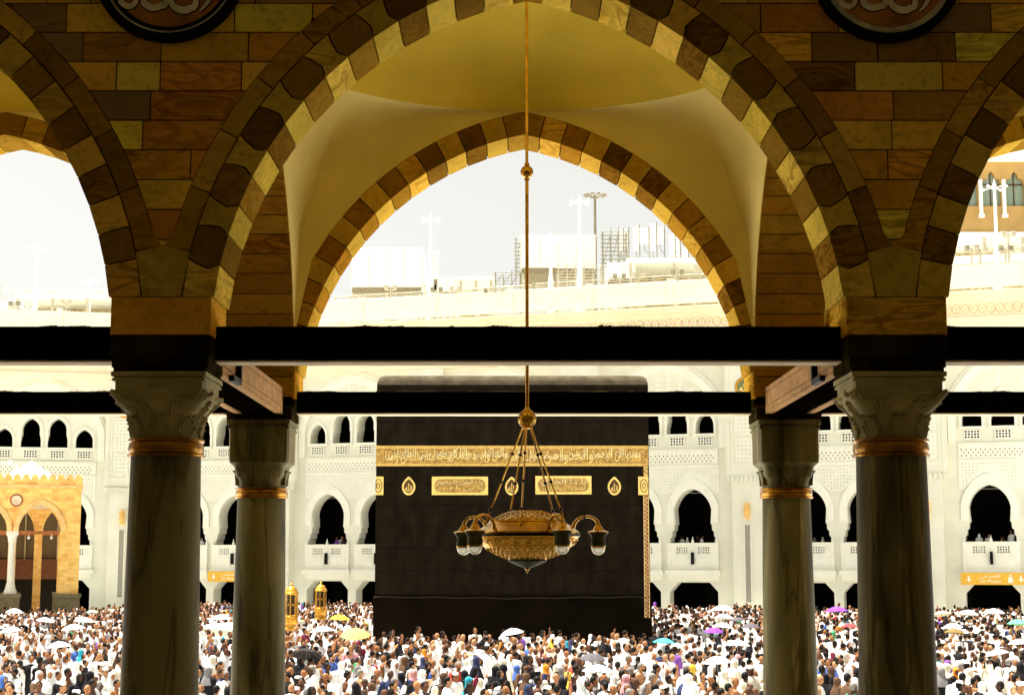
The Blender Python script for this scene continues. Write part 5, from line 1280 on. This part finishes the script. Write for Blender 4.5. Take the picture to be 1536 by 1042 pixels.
POSES = {  # elbow, wrist (forward x, side y, z) for right (-y) and left (+y)
 'down':   [((.02,-.25,1.12), (.10,-.25,.88)), ((.02,.25,1.12), (.12,.24,.88))],
 'folded': [((.04,-.24,1.13), (.24,-.08,1.08)), ((.04,.24,1.13), (.24,.06,1.10))],
 'raised': [((.16,-.26,1.42), (.24,-.22,1.70)), ((.02,.25,1.12), (.14,.22,.92))],
 'prayer': [((.12,-.22,1.18), (.26,-.12,1.38)), ((.12,.22,1.18), (.26,.12,1.38))],
 'stride': [((-.08,-.25,1.12), (.02,-.27,.88)), ((.10,.25,1.14), (.26,.24,.96))]}
def body_mesh(pose):
    mb = MB()
    mb.ell((0, 0, .93), (.115, .16, .13), 16, 10); mb.ell((0, 0, 1.08), (.105, .14, .16), 16, 10); mb.ell((.005, 0, 1.25), (.12, .165, .17), 16, 10)
    limb(mb, (-.01, -.155, 1.38), .058, (-.01, .155, 1.38), .058); mb.ell((-.01, 0, 1.38), (.085, .13, .075), 14, 8)
    limb(mb, (-.012, 0, 1.40), .058, (.004, 0, 1.50), .052)
    # head: skull, jaw, nose, brows, ears
    mb.ell((.0, 0, 1.615), (.092, .074, .095), 18, 12); mb.ell((.022, 0, 1.56), (.066, .056, .07), 14, 10); mb.ell((.055, 0, 1.525), (.03, .03, .025), 10, 6)
    limb(mb, (.082, 0, 1.615), .011, (.103, 0, 1.583), .017, 8); mb.ell((.084, 0, 1.548), (.016, .026, .011), 10, 6)
    for e in (-1, 1): mb.ell((.078, e*.032, 1.625), (.018, .022, .010), 8, 5); mb.ell((-.004, e*.077, 1.592), (.02, .012, .032), 8, 6)
    st = .14 if pose == 'stride' else .04
    for e in (-1, 1):
        limb(mb, (0, e*.085, .90), .088, (st*e*.5, e*.095, .50), .058); limb(mb, (st*e*.5, e*.095, .50), .055, (st*e*.5-.03, e*.10, .10), .037); limb(mb, (st*e*.5-.03, e*.10, .05), .04, (st*e*.5+.14, e*.11, .035), .03)
    for e, (el, wr) in zip((-1, 1), POSES[pose]):
        sh = Vector((-.01, e*.195, 1.37)); el, wr = Vector(el), Vector(wr)
        mb.ell(sh, (.062, .062, .062), 12, 8); limb(mb, sh, .052, el, .040); limb(mb, el, .040, wr, .028)
        d = (wr-el).normalized(); s = Vector((0, 1, 0)) if abs(d.y) < .8 else Vector((1, 0, 0)); nr = d.cross(s).normalized(); s = nr.cross(d).normalized()
        palm = wr+d*.05; mb.tube([wr-d*.01, wr+d*.03, palm+d*.03], [.026, .036, .036], 10)
        for f in range(4):
            k = (f-1.5)*.019; L = (.066, .078, .074, .058)[f]; b = palm+d*.025+s*k; mid = b+d*L*.5+nr*.010; limb(mb, b, .0105, mid, .010, 6); limb(mb, mid, .010, mid+d*L*.4+nr*.026, .009, 6)
        b = wr+d*.03+s*.032; limb(mb, b, .013, b+d*.04+s*.028, .011, 6); limb(mb, b+d*.04+s*.028, .011, b+d*.068+s*.026+nr*.01, .010, 6)
    return fuse(mb, .0125)
BODY = {p: body_mesh(p) for p in POSES}
def smoothmesh(mb, nm, m=None):
    me = bpy.data.meshes.new(nm); me.from_pydata([tuple(v) for v in mb.v], [], mb.f); me.polygons.foreach_set('use_smooth', [True]*len(me.polygons))
    me.materials.append(m or M_CL['white']); return me
def rings(mb, R_, n=24, c0=True, c1=True, fold=0.0, nf=9):
    """R_: list of (x, y, z, rx, ry); folds fade to the top"""
    vs = []; fs = []
    for j, (cx, cy, z, rx, ry) in enumerate(R_):
        for i in range(n):
            a = 2*PI*i/n; k = 1+fold*(1-j/len(R_))*math.sin(a*nf+j*.8)+fold*.5*math.sin(a*4+j*1.7); vs.append((cx+rx*k*math.cos(a), cy+ry*k*math.sin(a), z))
    for j in range(len(R_)-1):
        for i in range(n): a = j*n+i; b = j*n+(i+1) % n; fs.append((a, b, b+n, a+n))
    if c0: fs.append(tuple(reversed(range(n))))
    if c1: fs.append(tuple((len(R_)-1)*n+i for i in range(n)))
    mb.add(vs, fs)
def sleeves(mb, pose, r=1.0, cut=1.0):
    for e, (el, wr) in zip((-1, 1), POSES[pose]):
        el, wr = Vector(el), Vector(wr); limb(mb, (-.01, e*.19, 1.375), .072*r, el, .062*r, 12)
        if cut > .5: limb(mb, el, .060*r, el.lerp(wr, .88), .055*r, 12)
def g_wrap(pose):     # lower and upper white wraps, right shoulder bare
    a = MB(); rings(a, [(0,0,.16,.19,.22), (0,0,.45,.17,.21), (0,0,.75,.155,.20), (0,0,.93,.14,.185), (0,0,1.02,.128,.165)], fold=.05)
    b = MB(); n = 28; vs = []; fs = []
    for j in range(9):
        t = j/8
        for i in range(n):
            an = 2*PI*i/n; y = math.sin(an); top = 1.36+.10*y-(.14 if y < -.1 else 0)*min(1, (-y-.1)*1.6 if y < -.1 else 0); z = .86+(top-.86)*t
            w = .19+.035*math.sin(t*PI*.9); d = .145+.02*t; sh = 1 if t < .85 else 1-(t-.85)*2.2*(.6 if y > 0 else .12)
            k = 1+.04*math.sin(an*5+t*9)+.03*math.sin(an*11-t*6); vs.append((d*k*sh*math.cos(an), .012+w*k*sh*math.sin(an), z))
    for j in range(8):
        for i in range(n): q = j*n+i; r_ = j*n+(i+1) % n; fs.append((q, r_, r_+n, q+n))
    b.add(vs, fs); el, wr = [Vector(v) for v in POSES[pose][1]]
    limb(b, (-.02, .10, 1.43), .062, (-.01, .19, 1.385), .078, 12); limb(b, (-.01, .19, 1.385), .078, el, .075, 12); limb(b, el, .07, el.lerp(wr, .4), .075, 12)
    for e in (0,): limb(b, (.10, .06, 1.36), .045, (-.09, .05, 1.40), .05, 10)
    return a, b
def g_robe(pose, wide=1.0):
    a = MB(); rings(a, [(0,0,.06,.24*wide,.27*wide), (0,0,.4,.20*wide,.245*wide), (0,0,.8,.165*wide,.215*wide), (0,0,1.05,.15,.195), (0,0,1.25,.15,.20), (0,0,1.36,.125,.195), (-.01,0,1.425,.10,.15), (-.01,0,1.47,.065,.075)], fold=.05); sleeves(a, pose, 1.1*wide**.5); return a
def g_scarf(cape=1.0):
    a = MB(); n = 24; vs = []; fs = []
    R_ = [(-.01, 1.24, .155, .21), (-.01, 1.34, .145, .19), (-.012, 1.42, .115, .14), (-.015, 1.49, .088, .092), (-.018, 1.55, .088, .086), (-.022, 1.61, .092, .09), (-.024, 1.665, .086, .08), (-.02, 1.705, .05, .05), (-.02, 1.715, .01, .01)]
    rings(a, [(x, 0, z, rx*cape if z < 1.45 else rx+.006, ry*cape if z < 1.45 else ry+.004) for x, z, rx, ry in R_], n, False, True, .03, 6)
    # rolled rim that frames the face
    rim = [(.056, .068*math.sin(t), 1.59+.088*math.cos(t)) for t in [2*PI*i/16 for i in range(17)]]; a.tube(rim, .017, 6); return a
def g_hair(): a = MB(); a.ell((-.016, 0, 1.632), (.092, .083, .092), 16, 10); a.ell((-.035, 0, 1.59), (.066, .078, .07), 12, 8); return a
def g_cap(): a = MB(); a.lathe([(.088, 1.635), (.09, 1.66), (.086, 1.705), (.06, 1.72), (.01, 1.724)], (-.008, 0, 0), 18, 1.03, .9); return a
def g_beard(): a = MB(); a.ell((.05, 0, 1.54), (.042, .05, .045), 12, 8); return a
def g_pack(): a = MB(); rings(a, [(-.21,0,1.02,.07,.13), (-.22,0,1.1,.09,.15), (-.22,0,1.25,.09,.145), (-.20,0,1.37,.06,.11)], 14); a.tube([(-.18,-.1,1.36), (-.02,-.12,1.47), (.14,-.12,1.32), (.13,-.13,1.1)], .016, 6); a.tube([(-.18,.1,1.36), (-.02,.12,1.47), (.14,.12,1.32), (.13,.13,1.1)], .016, 6); return a
def g_shirt(pose): a = MB(); rings(a, [(0,0,.86,.135,.185), (0,0,1.05,.13,.175), (0,0,1.25,.145,.19), (0,0,1.36,.12,.19), (-.01,0,1.425,.09,.13), (-.01,0,1.46,.063,.07)], fold=.03); sleeves(a, pose, 1.0, 0 if pose != 'folded' else 1); return a
def g_trous():
    a = MB()
    for e in (-1, 1): limb(a, (0, e*.085, .90), .10, (.02*e, e*.095, .50), .08, 12); limb(a, (.02*e, e*.095, .50), .078, (-.02, e*.10, .09), .06, 12)
    return a
def phone():
    a = MB(); a.box(.30, .312, -.255, -.18, 1.74, 1.89); return a
def proto_person(kind, pose):
    """children: list of (part name, mesh, default material key)"""
    parts = []
    if kind == 'wrap': lo, up = g_wrap(pose); parts += [('lower_wrap', lo, 'C'), ('shoulder_wrap', up, 'C')]
    elif kind in ('robe', 'scarf'): parts.append(('robe', g_robe(pose, 1.0 if kind == 'robe' else 1.08), 'C'))
    elif kind == 'shirt': parts += [('shirt', g_shirt(pose), 'C'), ('trousers', g_trous(), 'T')]
    return [(n, smoothmesh(m, n), k) for n, m, k in parts]
PM = {(k, p): proto_person(k, p) for k in ('wrap', 'robe', 'scarf', 'shirt') for p in POSES}
HM = {n: smoothmesh(f(), n) for n, f in dict(headscarf=g_scarf, hair=g_hair, cap=g_cap, beard=g_beard, backpack=g_pack, phone=phone).items()}
def mesh_child(nm, me, m, parent):
    o = bpy.data.objects.new(nm, me); COL.objects.link(o); o.parent = parent
    o.material_slots[0].link = 'OBJECT'; o.material_slots[0].material = m; return o
for b in BODY.values(): b.materials.append(M_SK[0])
CNT = {}
def person(x, y, z, rz, row, scale):
    r = random.random(); pose = random.choices(list(POSES), (4, 3, .6, 1.2, 4))[0]; sk = random.choice(M_SK); w = ''
    if r < .40: kind, cn, head = 'wrap', 'white', random.choice(['bald', 'hair', 'hair']); d = 'man in white wrap, %s' % ('shaven head' if head == 'bald' else 'dark hair')
    elif r < .52: kind, cn, head = 'robe', random.choice(['white', 'white', 'cream', 'grey']), random.choice(['cap', 'hair']); d = '%s-robed man, %s' % (cn, 'white cap' if head == 'cap' else 'dark hair')
    elif r < .72: kind, cn, head = 'scarf', random.choice(['white', 'white', 'white', 'cream']), 'sc'; hc = cn; d = 'woman all in %s headscarf' % cn
    elif r < .87: kind, cn, head = 'scarf', 'black', 'sc'; hc = random.choice(['black', 'black', 'black', 'brown', 'grey', 'navy']); d = 'black-robed woman, %s headscarf' % hc
    elif r < .91: kind, cn, head = 'scarf', random.choice(['maroon', 'navy', 'white', 'brown']), 'sc'; hc = random.choice(['orange', 'teal', 'pink', 'blue', 'yellow', 'purple']); d = '%s-robed woman, %s headscarf' % (cn, hc)
    else: kind, cn, head = 'shirt', random.choice(['white', 'grey', 'navy', 'red', 'green', 'brown', 'cream', 'blue']), 'hair'; d = 'dark-haired man in %s shirt' % cn
    o = bpy.data.objects.new('person', BODY[pose]); COL.objects.link(o); o.material_slots[0].link = 'OBJECT'; o.material_slots[0].material = sk
    o.location = (x, y, z); o.rotation_euler = (random.gauss(0, .03), abs(random.gauss(0, .06)), rz); o.scale = (scale,)*3
    for nm, me, k in PM[(kind, pose)]: mesh_child(nm, me, M_CL[cn] if k == 'C' else random.choice([M_CL['black'], M_CL['navy'], M_CL['grey']]), o)
    if head == 'hair': mesh_child('hair', HM['hair'], M_HAIR if random.random() < .85 else M_HAIRG, o)
    if head == 'cap': mesh_child('hair', HM['hair'], M_HAIR, o); mesh_child('cap', HM['cap'], M_CL['white'], o)
    if head == 'sc': mesh_child('headscarf', HM['headscarf'], M_CL[hc], o)
    if head != 'sc' and random.random() < .3: mesh_child('beard', HM['beard'], M_HAIR, o)
    if kind != 'scarf' and random.random() < .10: mesh_child('backpack', HM['backpack'], random.choice([M_CL['black'], M_CL['grey'], M_CL['navy']]), o)
    if pose == 'raised' and random.random() < .6: mesh_child('phone', HM['phone'], M_BLACK, o)
    return o, d
x0K, x1K = at(563.5, 760, 75).x, at(974, 760, 75).x
def blocked(x, y):
    if x0K-.9 < x < x1K+.9 and 74.0 < y < 87: return True
    d = math.hypot(x-HC[0], y-HC[1])
    if x < HC[0]+.5 and 7.0 < d < 9.0: return True
    if x < -29.2 and y > 110.8: return True
    # stay in front of the wings
    if (x-PB[0])*(-uM.y)+(y-PB[1])*uM.x > -2.6: return True
    if y > 134: return True
    return False
def heading(x, y):
    c = (0, 81); a = math.atan2(y-c[1], x-c[0])+PI/2     # counter-clockwise round the cube
    return a+random.gauss(0, .55) if random.random() < .85 else random.uniform(-PI, PI)
COLS = [(176, 306), (344, 438), (1136, 1232), (1284, 1410)]
GAPS = ['far left gap', 'left gap', 'centre opening', 'right gap', 'far right gap']
Y = 38.75; row = 0; made = 0; stuff_pts = []
while made < 300:
    row += 1; x = -Y*.335; cnt = [0]*5
    while x < Y*.335:
        x += random.uniform(.55, 1.35); yy = Y+random.uniform(-.45, .45); sc = random.gauss(1.05, .06)
        px, py = proj(x, yy, 1.68*sc)
        if any(a < px < b for a, b in COLS) or not (-6 < px < 1542) or made >= 300:
            stuff_pts.append((x, yy)); continue
        o, d = person(x, yy, 0, heading(x, yy), row, sc); made += 1
        g = 0 if px < 180 else 1 if px < 350 else 2 if px < 1140 else 3 if px < 1290 else 4
        cnt[g] += 1
        tag(o, '%s, row %d up, number %d in %s' % (d, row, cnt[g], GAPS[g]), 'person', 'people nearest the bottom edge of the photo', 'thing')
    Y += 1.0
print('rows', row, 'until', Y)
Yr = 33.0
while Yr < 38.3:
    x = -Yr*.36
    while x < Yr*.36: x += random.uniform(.7, 1.5); stuff_pts.append((x, Yr+random.uniform(-.2, .2)))
    Yr += 1.1
while Y < 134:
    x = -Y*.345-1; st = .86 if Y < 76 else .72
    while x < Y*.345+1:
        x += random.uniform(st*.5, st*1.5); yy = Y+random.uniform(-.45, .45)
        if not blocked(x, yy): stuff_pts.append((x, yy))
    Y += .92 if Y < 75 else .95
# simple crowd figures with per-vertex colours
def stuff_template(kind):
    mb = MB(); cls = []
    def part(f, c): n0 = len(mb.v); f(); cls.extend([c]*(len(mb.v)-n0))
    n = 7
    wide = 1.15 if kind in (1, 2) else 1.0
    part(lambda: rings(mb, [(0,0,.1,.2*wide,.24*wide), (0,0,.75,.15*wide,.2*wide), (0,0,1.1,.14,.185), (0,0,1.3,.14,.20), (-.01,0,1.41,.10,.165), (-.01,0,1.46,.05,.06)], n, False, False, .05, 3), 0)
    part(lambda: mb.ell((.015, 0, 1.585), (.09, .072, .115), 7, 5), 1)
    if kind == 0: part(lambda: mb.ell((-.016, 0, 1.625), (.092, .082, .095), 7, 4), 2)
    if kind in (1, 2): part(lambda: rings(mb, [(-.01,0,1.26,.16,.215), (-.012,0,1.42,.12,.15), (-.018,0,1.5,.09,.092), (-.022,0,1.62,.096,.09), (-.02,0,1.70,.055,.055)], n, False, True), 2)
    if kind == 3: part(lambda: limb(mb, (-.01, -.12, 1.40), .07, (-.01, -.2, 1.35), .075, 5), 1); part(lambda: limb(mb, (-.01, -.2, 1.35), .06, (.04, -.25, 1.1), .045, 5), 1)
    if kind == 4: part(lambda: limb(mb, (-.01, -.2, 1.37), .06, (.2, -.26, 1.62), .045, 5), 1); part(lambda: limb(mb, (.2, -.26, 1.62), .045, (.22, -.2, 1.86), .035, 5), 1); part(lambda: mb.ell((-.016, 0, 1.625), (.092, .082, .095), 7, 4), 2)
    part(lambda: limb(mb, (-.01, .2, 1.36), .07, (.06, .25, 1.08), .06, 5), 0)
    if kind in (0, 1, 2): part(lambda: limb(mb, (-.01, -.2, 1.36), .07, (.06, -.25, 1.08), .06, 5), 0)
    V = np.array([tuple(v) for v in mb.v]); lt = np.array([len(f) for f in mb.f]); lv = np.concatenate([np.array(f) for f in mb.f])
    return V, lt, lv, np.array(cls)
TPL = [stuff_template(k) for k in range(5)]
CW = [(.84,.83,.80)]*12+[(.70,.64,.50)]*2+[(.62,.60,.62)]
CD = [(.012,.011,.013)]*10+[(.10,.05,.03),(.16,.02,.04),(.03,.04,.10),(.2,.19,.19),(.05,.03,.02)]
CB = [(.68,.24,.02),(.03,.30,.38),(.65,.30,.32),(.55,.05,.04),(.07,.16,.50),(.06,.30,.12),(.75,.52,.06),(.22,.08,.40)]
def crowd(points, name, base_z=0.0, dark=1.0):
    Vs, LT, LV, CC = [], [], [], []; off = 0
    for x, y in points:
        kind = random.choices(range(5), (4.3, 1.9, 2.2, 2.1, .3))[0]; V, lt, lv, cl = TPL[kind]
        a = heading(x, y); s = random.gauss(1.04, .07)*(.9 if kind in (1, 2) else 1); c, sn = math.cos(a), math.sin(a)
        P = V*np.array([s*1.06, s*1.06, s]); P[:, 0] += P[:, 2]*random.gauss(.04, .06); P[:, 1] += P[:, 2]*random.gauss(0, .035); Q = np.empty_like(P); Q[:, 0] = P[:, 0]*c-P[:, 1]*sn+x; Q[:, 1] = P[:, 0]*sn+P[:, 1]*c+y; Q[:, 2] = P[:, 2]+base_z
        u = random.random(); far = y > 75
        if kind in (3,): robe = random.choice(CW); cov = (0, 0, 0)
        elif kind in (0, 4): robe = random.choice(CW) if u < .72 else random.choice(CD) if u < .95 else random.choice(CB); cov = (.015,.011,.008)
        elif kind == 1: robe = random.choice(CW); cov = robe if u < .85 else random.choice(CB)
        else: robe = random.choice(CD); cov = robe if u < .75 else random.choice(CD) if u < .94 else random.choice(CB)
        cols = np.array([robe, random.choice(SK), cov])[cl]
        Vs.append(Q); LT.append(lt); LV.append(lv+off); CC.append(cols); off += len(Q)
    V = np.concatenate(Vs); lt = np.concatenate(LT); lv = np.concatenate(LV); C_ = np.concatenate(CC)
    me = bpy.data.meshes.new(name); me.vertices.add(len(V)); me.vertices.foreach_set('co', V.ravel()); me.loops.add(len(lv)); me.loops.foreach_set('vertex_index', lv.astype(np.int32))
    me.polygons.add(len(lt)); ls = np.concatenate([[0], np.cumsum(lt)[:-1]]); me.polygons.foreach_set('loop_start', ls.astype(np.int32)); me.polygons.foreach_set('use_smooth', np.ones(len(lt), dtype=bool))
    me.update(calc_edges=True); at_ = me.attributes.new('tint', 'FLOAT_COLOR', 'POINT'); at_.data.foreach_set('color', np.c_[C_, np.ones(len(C_))].ravel())
    me.validate()
    m = MATS.get('crowd_clothes') or mat('crowd_clothes', (.97,.97,.97), .85, var=.03, tint=True); 
    me.materials.append(m); o = bpy.data.objects.new(name, me); COL.objects.link(o); print(name, len(points), len(V))
    return tag(o, 'dense crowd of pilgrims in white and black filling the courtyard', 'crowd', kind='stuff')
crowd(stuff_pts, 'crowd')
# figures standing at the balconies and terrace of the wing
gal = []
for k in range(-1, 6):
    for e in (-2.25, 2.25):
        for q in range(5):
            s_ = s0+13.3*k*wscale+e+random.uniform(-1.7, 1.7); d_ = 1.3+random.uniform(.2, 1.0); gal.append((PB[0]+uM.x*s_-uM.y*d_, PB[1]+uM.y*s_+uM.x*d_))
o = crowd(gal, 'gallery_crowd', 5.25); o['label'] = 'onlookers in the shade of the upper balconies'

# ================================================================== LIGHT, SKY, CAMERA
SUN_EL, SUN_AZ = R(74), R(290)          # azimuth clockwise from +Y: high, from the left and slightly beyond the court
sd_ = Vector((math.sin(SUN_AZ)*math.cos(SUN_EL), math.cos(SUN_AZ)*math.cos(SUN_EL), math.sin(SUN_EL)))
sl = bpy.data.lights.new('sun', 'SUN'); sl.energy = 3.2; sl.angle = R(.5); sl.color = (1, .95, .86)
so = bpy.data.objects.new('sun', sl); so.rotation_euler = sd_.to_track_quat('Z', 'Y').to_euler(); COL.objects.link(so)
wd = bpy.data.worlds.new('World'); scn.world = wd; wd.use_nodes = True; N, L = wd.node_tree.nodes, wd.node_tree.links
sky = N.new('ShaderNodeTexSky'); sky.sky_type = 'NISHITA'; sky.sun_disc = False; sky.sun_elevation = SUN_EL; sky.sun_rotation = SUN_AZ; sky.dust_density = 4.5; sky.air_density = .7; sky.ozone_density = .6; sky.altitude = 300
hs = N.new('ShaderNodeHueSaturation'); hs.inputs['Saturation'].default_value = .06; hs.inputs['Value'].default_value = 1.0
L.new(sky.outputs['Color'], hs.inputs['Color'])
wt = N.new('ShaderNodeMix'); wt.data_type = 'RGBA'; wt.blend_type = 'MULTIPLY'; wt.inputs['Factor'].default_value = 1; wt.inputs['B'].default_value = (1, .988, .925, 1)
L.new(hs.outputs['Color'], wt.inputs['A']); L.new(wt.outputs['Result'], N['Background'].inputs['Color']); N['Background'].inputs['Strength'].default_value = .06
cam = bpy.data.cameras.new('camera'); cam.sensor_width = 36; cam.lens = F/1536*36; cam.clip_end = 6000; cam.clip_start = .1
co = bpy.data.objects.new('camera', cam); co.location = (0, 0, CAMZ); co.rotation_euler = (PI/2+PITCH, 0, 0); COL.objects.link(co); scn.camera = co
scn.view_settings.view_transform = 'Standard'; scn.view_settings.look = 'None'; scn.view_settings.exposure = 2.0; scn.view_settings.gamma = 1
cy = scn.cycles; cy.max_bounces = 10; cy.diffuse_bounces = 8; cy.glossy_bounces = 4; cy.transmission_bounces = 4; cy.use_denoising = True; cy.denoiser = 'OPENIMAGEDENOISE'; cy.caustics_reflective = False; cy.caustics_refractive = False; cy.sample_clamp_indirect = 6
for o in bpy.data.objects:
    if '_abs' in o: del o['_abs']
